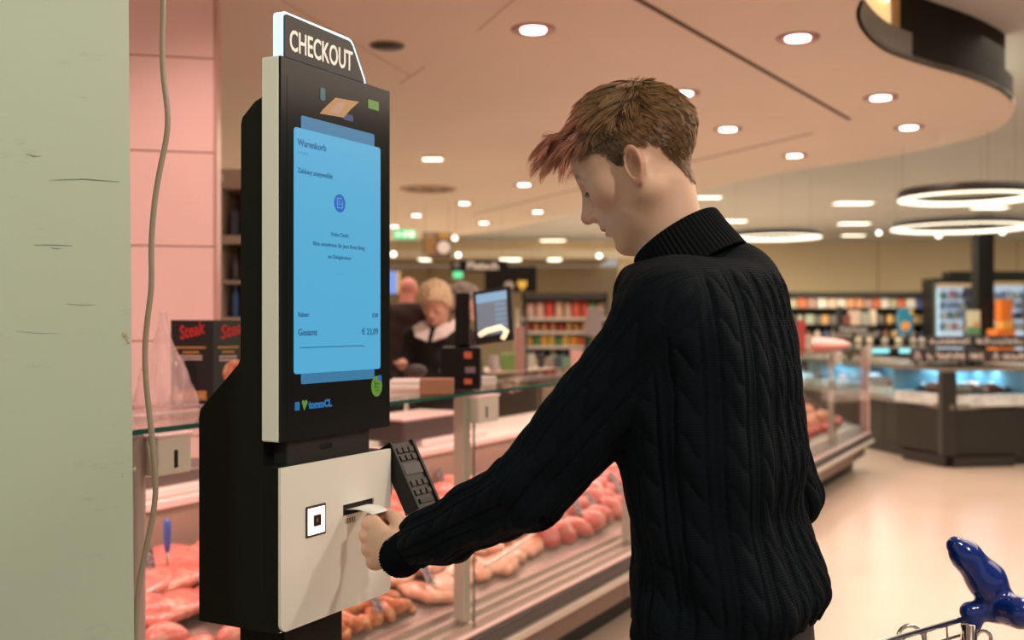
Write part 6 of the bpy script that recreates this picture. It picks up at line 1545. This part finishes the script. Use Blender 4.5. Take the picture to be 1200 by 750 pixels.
def fridge(label, px0, px1, pyt, Y, grp, extra=None):
    a = W(px0, pyt, Y); b = W(px1, pyt, Y); w__ = b.x-a.x; u_ = Y/FOC
    e = empty('glass_door_fridge', label, 'fridge', (a.x, Y, 0)); D = 0.55
    MB().box(0, w__, D, D+0.05, 0, a.z).box(0, 0.06, 0, D, 0, a.z).box(w__-0.06, w__, 0, D, 0, a.z).box(0.06, w__-0.06, 0, D, a.z-6*u_, a.z).box(0.06, w__-0.06, 0, D, 0, 0.5).build('cabinet', M_black, e)
    MB().box(0.07, w__-0.07, D-0.03, D-0.01, 0.52, a.z-7*u_).build('lit_back', mat('fridge_light', (0.7, 0.8, 0.9), 0.5, emit=(0.62, 0.74, 0.92), es=0.75), e)
    MB().box(0.065, 0.11, 0.02, 0.06, 0.52, a.z-7*u_).build('light_strip', mat('fridge_strip', (0.5, 0.7, 0.9), 0.5, emit=(0.45, 0.72, 0.90), es=0.9), e)
    MB().box(0.06, w__-0.06, -0.005, 0.005, a.z-11*u_, a.z-6*u_).build('beige_fascia', gm((0.40, 0.30, 0.20)), e)
    MB().box(0.06, w__-0.06, -0.02, -0.012, 0.5, a.z-11*u_).build('door_glass', M_glass, e)
    n = max(1, round(w__/0.75))
    for i in range(n+1): MB().box(i*(w__-0.04)/n, i*(w__-0.04)/n+0.04, -0.03, 0.0, 0.5, a.z-6*u_).build('door_frame', gm((0.10, 0.11, 0.11)), e)
    for k, py in enumerate((350, 362, 374, 387)):
        z = W(0, py, Y).z; MB().box(0.08, w__-0.08, 0.06, D-0.04, z-0.012, z).build('board', gm((0.30, 0.33, 0.36)), e)
        c = 0.15; n9 = 0
        while c < w__-0.2:
            l_ = rnd.uniform(0.10, 0.16); goods(rnd.choice(['bottle', 'box', 'jar']), rnd.choice([(0.70, 0.74, 0.80), (0.25, 0.35, 0.62), (0.70, 0.30, 0.35), (0.12, 0.32, 0.38), (0.50, 0.56, 0.40), (0.75, 0.74, 0.74), (0.10, 0.12, 0.2), (0.5, 0.55, 0.75)]), (a.x+c, Y+0.2, z+0.001), l_*0.92, l_*0.8, rnd.uniform(0.14, 0.185), 0,
                  'pale pack, %s on the %s board, %s' % (ORD[n9], ('top', 'second', 'third', 'lowest')[k], grp), 'pack', 'packs in the '+grp); c += l_; n9 += 1
    return e
fridge('lit glass door fridge with pale packs left of the black column', 1094, 1146, 326, 21.0, 'lit fridge left of the black column')
fridge('lit glass door fridge with pale packs right of the black column', 1158, 1245, 324, 21.0, 'lit fridge right of the black column')
struct(MB().box(W(1104, 0, 21.6).x, W(1260, 0, 21.6).x, 21.2, 21.6, W(0, 325, 21.6).z-0.02, W(0, 319, 21.6).z).build('trim_15', M_black))
p = W(1180, 400, 19.0); u_ = 19.0/FOC; e = empty('display_tower', 'stepped orange product display tower in front of the right fridge', 'display', (p.x, p.y, 0))
m_org = mat('orange_display', (0.70, 0.18, 0.02), 0.5); m_org2 = mat('amber_display', (0.72, 0.38, 0.08), 0.5)
MB().rbox(-12*u_, 10*u_, 0, 0.4, 0, W(0, 386, 19).z, 0.01, 1).build('base_tier', m_org, e); MB().rbox(-4*u_, 10*u_, 0.05, 0.35, W(0, 386, 19).z, W(0, 376, 19).z, 0.01, 1).build('middle_tier', m_org2, e); MB().rbox(-5*u_, 9*u_, 0.08, 0.32, W(0, 376, 19).z, W(0, 351, 19).z, 0.01, 1).build('top_tier', m_org, e)
p = W(1141, 392, 17.5); u_ = 17.5/FOC; e = empty('floor_poster', 'cream and green poster just left of the black column foot', 'poster', (p.x, p.y, 0))
MB().rbox(-8*u_, 8*u_, 0, 0.03, p.z, p.z+28*u_, 0.01, 1).build('board', mat('cream_board', (0.60, 0.56, 0.42), 0.5), e); MB().tube([(0, 0.015, 0), (0, 0.015, p.z)], 0.02, 8).build('pole', M_black, e); MB().rbox(-0.15, 0.15, -0.1, 0.15, 0, 0.02, 0.004, 1).build('foot', M_black, e)
MB().box(-7.8*u_, 7.8*u_, -0.006, 0, p.z, p.z+9*u_).build('green_field', gm((0.10, 0.26, 0.14)), e); MB().ell((3*u_, -0.004, p.z+12*u_), (3*u_, 0.01, 4*u_), 12, 8).build('orange_spot', gm((0.65, 0.25, 0.04)), e)
# black framed shelf-end sign left of centre right (with bright packs above)
p = W(1001, 390, 14.5); u_ = 14.5/FOC; e = empty('framed_sign', 'low black framed counter sign with grey lettering in front of the wall shelf', 'sign', (p.x, p.y, 0))
MB().rbox(-24*u_, 24*u_, 0, 0.05, p.z, p.z+9*u_, 0.01, 1).build('board', gm((0.015, 0.014, 0.013)), e); MB().rbox(-26*u_, 26*u_, 0.01, 0.06, p.z-5*u_, p.z, 0.008, 1).build('grey_rim', gm((0.30, 0.26, 0.23)), e)
put_text('lettering', 'Feinkost', 8*u_, gm((0.42, 0.38, 0.37)), e, (-17*u_, -0.003, p.z+1.6*u_), 0.006, 'LEFT', 1.15, extrude=0.002)
MB().tube([(0, 0.03, 0), (0, 0.03, p.z)], 0.03, 8).build('pole', M_black, e); MB().rbox(-0.3, 0.3, -0.15, 0.2, 0, 0.03, 0.004, 1).build('foot', M_black, e)
for i, (px, c, w9, h9, k9) in enumerate(((984, (0.02, 0.025, 0.025), 6, 22, 'box'), (992, (0.28, 0.09, 0.06), 7, 12, 'box'), (1001, (0.78, 0.58, 0.46), 11, 17, 'box'), (1013, (0.45, 0.46, 0.42), 9, 15, 'box'), (1023, (0.85, 0.72, 0.55), 9, 18, 'jar'))):
    small(k9, c, px, 381, 14.52, w9, h9, ('black slim carton first on the framed counter sign', 'dark red carton second on the framed counter sign', 'peach carton in the middle on the framed counter sign', 'grey carton fourth on the framed counter sign', 'bright cream jar at the right end of the framed counter sign')[i], 'pack')

# ---------------------------------------------------------------- fish counter
KC = Vector((W(1112, 0, 10.4).x, 10.4, 0))
dl = Vector((-0.16, 0.987, 0)).normalized(); dr = Vector((0.955, 0.29, 0)).normalized()
FC = empty('fish_counter', 'dark angled fish counter with lit glass band and sloped board on top, right', 'counter', KC)
m_fb = mat('dark_brown_counter', (0.022, 0.020, 0.017), 0.4); m_ftop = mat('pale_stone_top', (0.26, 0.23, 0.20), 0.25)
Lf, Rt_ = 5.0, 4.0; zb0, zb1, zg1, zt1 = 0.14, 0.62, 0.94, 0.985
def quadbox(d, L_, off, y0, y1, z0, z1, name, m, par, s0=0.0):
    nn2 = Vector((-d.y, d.x, 0)); 
    if nn2.dot(-KC) > 0: nn2 = -nn2          # points away from the camera
    vs = [d*s+nn2*y+Vector((0, 0, z)) for s in (s0, L_) for y in (y0, y1) for z in (z0, z1)]
    return MB().add([tuple(v) for v in vs], [(0,1,3,2),(4,6,7,5),(0,4,5,1),(2,3,7,6),(0,2,6,4),(1,5,7,3)]).build(name, m, par)
for d, L_ in ((dl, Lf), (dr, Rt_)):
    s = 0.0
    while s < L_-0.1: quadbox(d, min(s+1.25, L_)-0.006, 0, 0.0, 0.06, zb0, zb1-0.05, 'front_panel', m_fb, FC, s+0.006); s += 1.25
    quadbox(d, L_, 0, 0.03, 0.8, 0.10, zb1-0.06, 'carcass', m_fb, FC)
    quadbox(d, L_, 0, 0.05, 0.7, 0.0, zb0, 'plinth', mat('dark_plinth', (0.03, 0.025, 0.02), 0.4), FC)
    quadbox(d, L_, 0, -0.03, 0.10, zb1-0.05, zb1, 'ledge', m_ftop, FC)
    quadbox(d, L_, 0, 0.0, 0.012, zb1, zg1, 'glass_band', M_glass, FC, 0.06)
    quadbox(d, L_, 0, 0.05, 0.85, zb1-0.02, zb1+0.09, 'ice_bed', mat('blue_white_ice', (0.72, 0.76, 0.80), 0.4, var=0.3, vscale=6, bump=0.6, bscale=30), FC)
    quadbox(d, L_, 0, 0.85, 0.88, zb1, zg1, 'display_back', mat('teal_back', (0.16, 0.36, 0.46), 0.4), FC)
    quadbox(d, L_, 0, -0.04, 0.90, zg1, zt1, 'top', m_ftop, FC)
MB().rbox(-0.07, 0.07, -0.02, 0.10, 0.12, zg1, 0.006, 1).build('corner_post', m_fb, FC)
for i, (d, L_) in enumerate(((dl, Lf), (dr, Rt_))):
    nn2 = Vector((-d.y, d.x, 0)); nn2 = -nn2 if nn2.dot(-KC) > 0 else nn2
    for s in np.arange(0.9, L_, 1.6):
        p = KC+d*s+nn2*0.4; lo_ = lamp('fish_lamp', 'AREA', (p.x, p.y, 0.93), 7, (0.60, 0.85, 1.0), (p.x, p.y, 0), shape='RECTANGLE', size=1.2, size_y=0.1)
    for n9, s in enumerate(np.arange(0.30, 3.6, 0.24)):
        for r9, y in enumerate((0.25, 0.5)):
            c = rnd.choice([(0.60, 0.62, 0.66), (0.62, 0.22, 0.16), (0.25, 0.26, 0.28), (0.70, 0.66, 0.62), (0.66, 0.36, 0.30)]); p = KC+d*(s+rnd.uniform(-.04, .04))+nn2*y
            key_ = ('fish', c)
            if key_ not in GB:
                m_ = MB(); n_s = 12; path = [(-0.5+1.0*k/(n_s-1), 0.03*math.sin(k*0.5), 0) for k in range(n_s)]; rr9 = [0.02, 0.09, 0.13, 0.15, 0.15, 0.14, 0.12, 0.10, 0.07, 0.045, 0.03, 0.02]
                m_.tube(path, rr9, 10); m_.add([(0.48, 0, 0), (0.62, 0.0, 0.13), (0.58, 0, 0), (0.62, 0.0, -0.13), (0.48, 0.02, 0), (0.62, 0.02, 0.13), (0.58, 0.02, 0), (0.62, 0.02, -0.13)], [(0, 1, 2), (0, 2, 3), (4, 6, 5), (4, 7, 6), (0, 4, 5, 1), (1, 5, 6, 2), (2, 6, 7, 3), (3, 7, 4, 0)])
                me = m_.mesh('fish'); me.materials.append(gm(c)); GB[key_] = me
            o = bpy.data.objects.new('fish', GB[key_]); COL.objects.link(o); o.location = (p.x, p.y, zb1+0.125); o.scale = (0.34, 0.36, 0.30); o.rotation_euler = (rnd.uniform(1.2, 1.8), 0, rnd.uniform(-0.5, 0.5)+math.atan2(d.y, d.x))
            tag(o, 'fish on ice, %s from corner post, %s row, %s glass band' % (ORD[n9], ('front', 'rear')[r9], 'left' if i == 0 else 'right'), 'fish', 'fish behind the '+('left' if i == 0 else 'right')+' glass band')
# chalk boards on top, two steps
m_chb = mat('chalk_board_grey', (0.060, 0.052, 0.052), 0.8, spec=0.2); m_chk = mat('chalk_lettering', (0.78, 0.68, 0.65), 0.8)
def chalk(px0, px1, pyt, pyb, Y, label, seed):
    R_ = random.Random(seed); a = W(px0, pyt, Y); b = W(px1, pyb, Y); w__ = b.x-a.x; h__ = a.z-b.z; u_ = Y/FOC
    e = empty('chalk_board', label, 'sign', (a.x, Y, b.z))
    MB().rbox(0, w__, 0, 0.04, 0, h__, 0.006, 1).build('board', m_chb, e)
    for x in (0.1*w__, 0.9*w__): MB().tube([(x, 0.02, min(0, zt1-b.z)), (x, 0.02, 0.02)], 0.012, 6).build('foot', M_black, e)
    x = 3*u_
    while x < w__-4*u_:
        lw = R_.uniform(2.5, 5.5)*u_; k = R_.randint(0, 3); z0_, z1_ = h__*0.18, h__*R_.uniform(0.6, 0.88)
        if R_.random() < 0.12: x += 3.5*u_; continue
        mb = MB(); t = 0.85*u_
        pts = {0: [(0, z0_), (0.15, z1_), (0.5, (z0_+z1_)/2), (1, z0_)], 1: [(0, z1_*0.6), (0.4, z1_), (0.7, z0_), (1, z1_*0.7)], 2: [(0, z0_), (0.5, z1_), (1, z0_), (0.2, (z0_+z1_)/2)], 3: [(0, z0_), (0.1, z1_*0.8), (0.6, z1_*0.8), (0.7, z0_), (1, z0_*1.5)]}[k]
        mb.tube([(x+q_*lw, -0.004, z) for q_, z in pts], t, 5); mb.build('chalk_stroke', m_chk, e); x += lw*0.86
    return e
chalk(1086, 1140-0, 394, 407, 10.75, 'upper grey chalk board on the fish counter, left piece', 3)
chalk(1141, 1215, 393, 407, 10.75, 'upper grey chalk board on the fish counter, right piece', 4)
chalk(1068, 1132, 409, 424.5, 10.5, 'lower grey chalk board on the fish counter, left piece', 5)
chalk(1133, 1215, 410, 424.5, 10.55, 'lower grey chalk board on the fish counter, right piece', 6)
# round pale lids / jars in a row on the counter top, cyan lit strips
for i, px in enumerate((1006, 1019, 1037, 1053, 1070, 1080)):
    Y = 12.4; u_ = Y/FOC; o = MB().ell((0, 0, 0), (4.3*u_, 4.3*u_, 4.5*u_), 12, 8).lathe([(3*u_, -9*u_), (3*u_, -3*u_)], 10).build('lemon_jar', gm(((0.62, 0.54, 0.40), (0.70, 0.60, 0.46), (0.45, 0.42, 0.36), (0.72, 0.66, 0.52), (0.40, 0.36, 0.30), (0.45, 0.40, 0.35))[i]))
    o.location = (W(px, 398, Y).x, Y, W(0, 400+0, Y).z); tag(o, 'pale round jar, '+ORD[i]+' in the row left of the chalk boards', 'jar', 'round jars in the row on the fish counter')
e = empty('serving_shelf', 'dark raised shelf with cyan lit edge on the left wing of the fish counter', 'shelf', (W(1040, 0, 12.3).x, 12.3, 0)); u_ = 12.3/FOC
zsh = W(0, 407, 12.3).z; MB().rbox(-45*u_, 48*u_, -0.05, 0.35, zsh-0.03, zsh, 0.006, 1).build('board', gm((0.07, 0.06, 0.055)), e)
m_cy = mat('cyan_lit', (0.2, 0.6, 0.7), 0.4, emit=(0.28, 0.80, 0.92), es=0.9)
MB().box(-30*u_, 0*u_, -0.06, -0.045, zsh-0.065, zsh-0.015).build('glow_strip', m_cy, e); MB().box(12*u_, 30*u_, -0.06, -0.045, zsh-0.065, zsh-0.015).build('glow_strip', m_cy, e)
for x in (-40, 40): MB().box(x*u_-0.02, x*u_+0.02, 0.1, 0.2, zt1, zsh-0.03).build('bracket', M_black, e)
# pink paper heap on the end of the meat counter
p = MCm @ Vector((8.75, 0.25, 1.184)); o = link_mesh('pink_wrap', blob(77, (0.26, 0.40, 0.060), 0.10), mat('pink_wrap', (0.82, 0.36, 0.34), 0.35)); o.location = (p.x-0.1, p.y, p.z+0.037); tag(o, 'pink wrapped parcel on the far end of the meat counter glass', 'parcel')
for i, (s, c, w9, h9) in enumerate(((7.9, (0.12, 0.10, 0.10), 0.08, 0.30), (8.1, (0.50, 0.06, 0.06), 0.12, 0.26), (8.35, (0.45, 0.42, 0.36), 0.12, 0.12))):
    p = MCm @ Vector((s, 0.38, 1.184)); goods('box', c, p, w9, 0.08, h9, 0.2, ('slim dark carton on the far counter glass near the man\'s back', 'red carton on the far counter glass near the man\'s back', 'low grey carton beside the pink parcel')[i], 'carton', None)
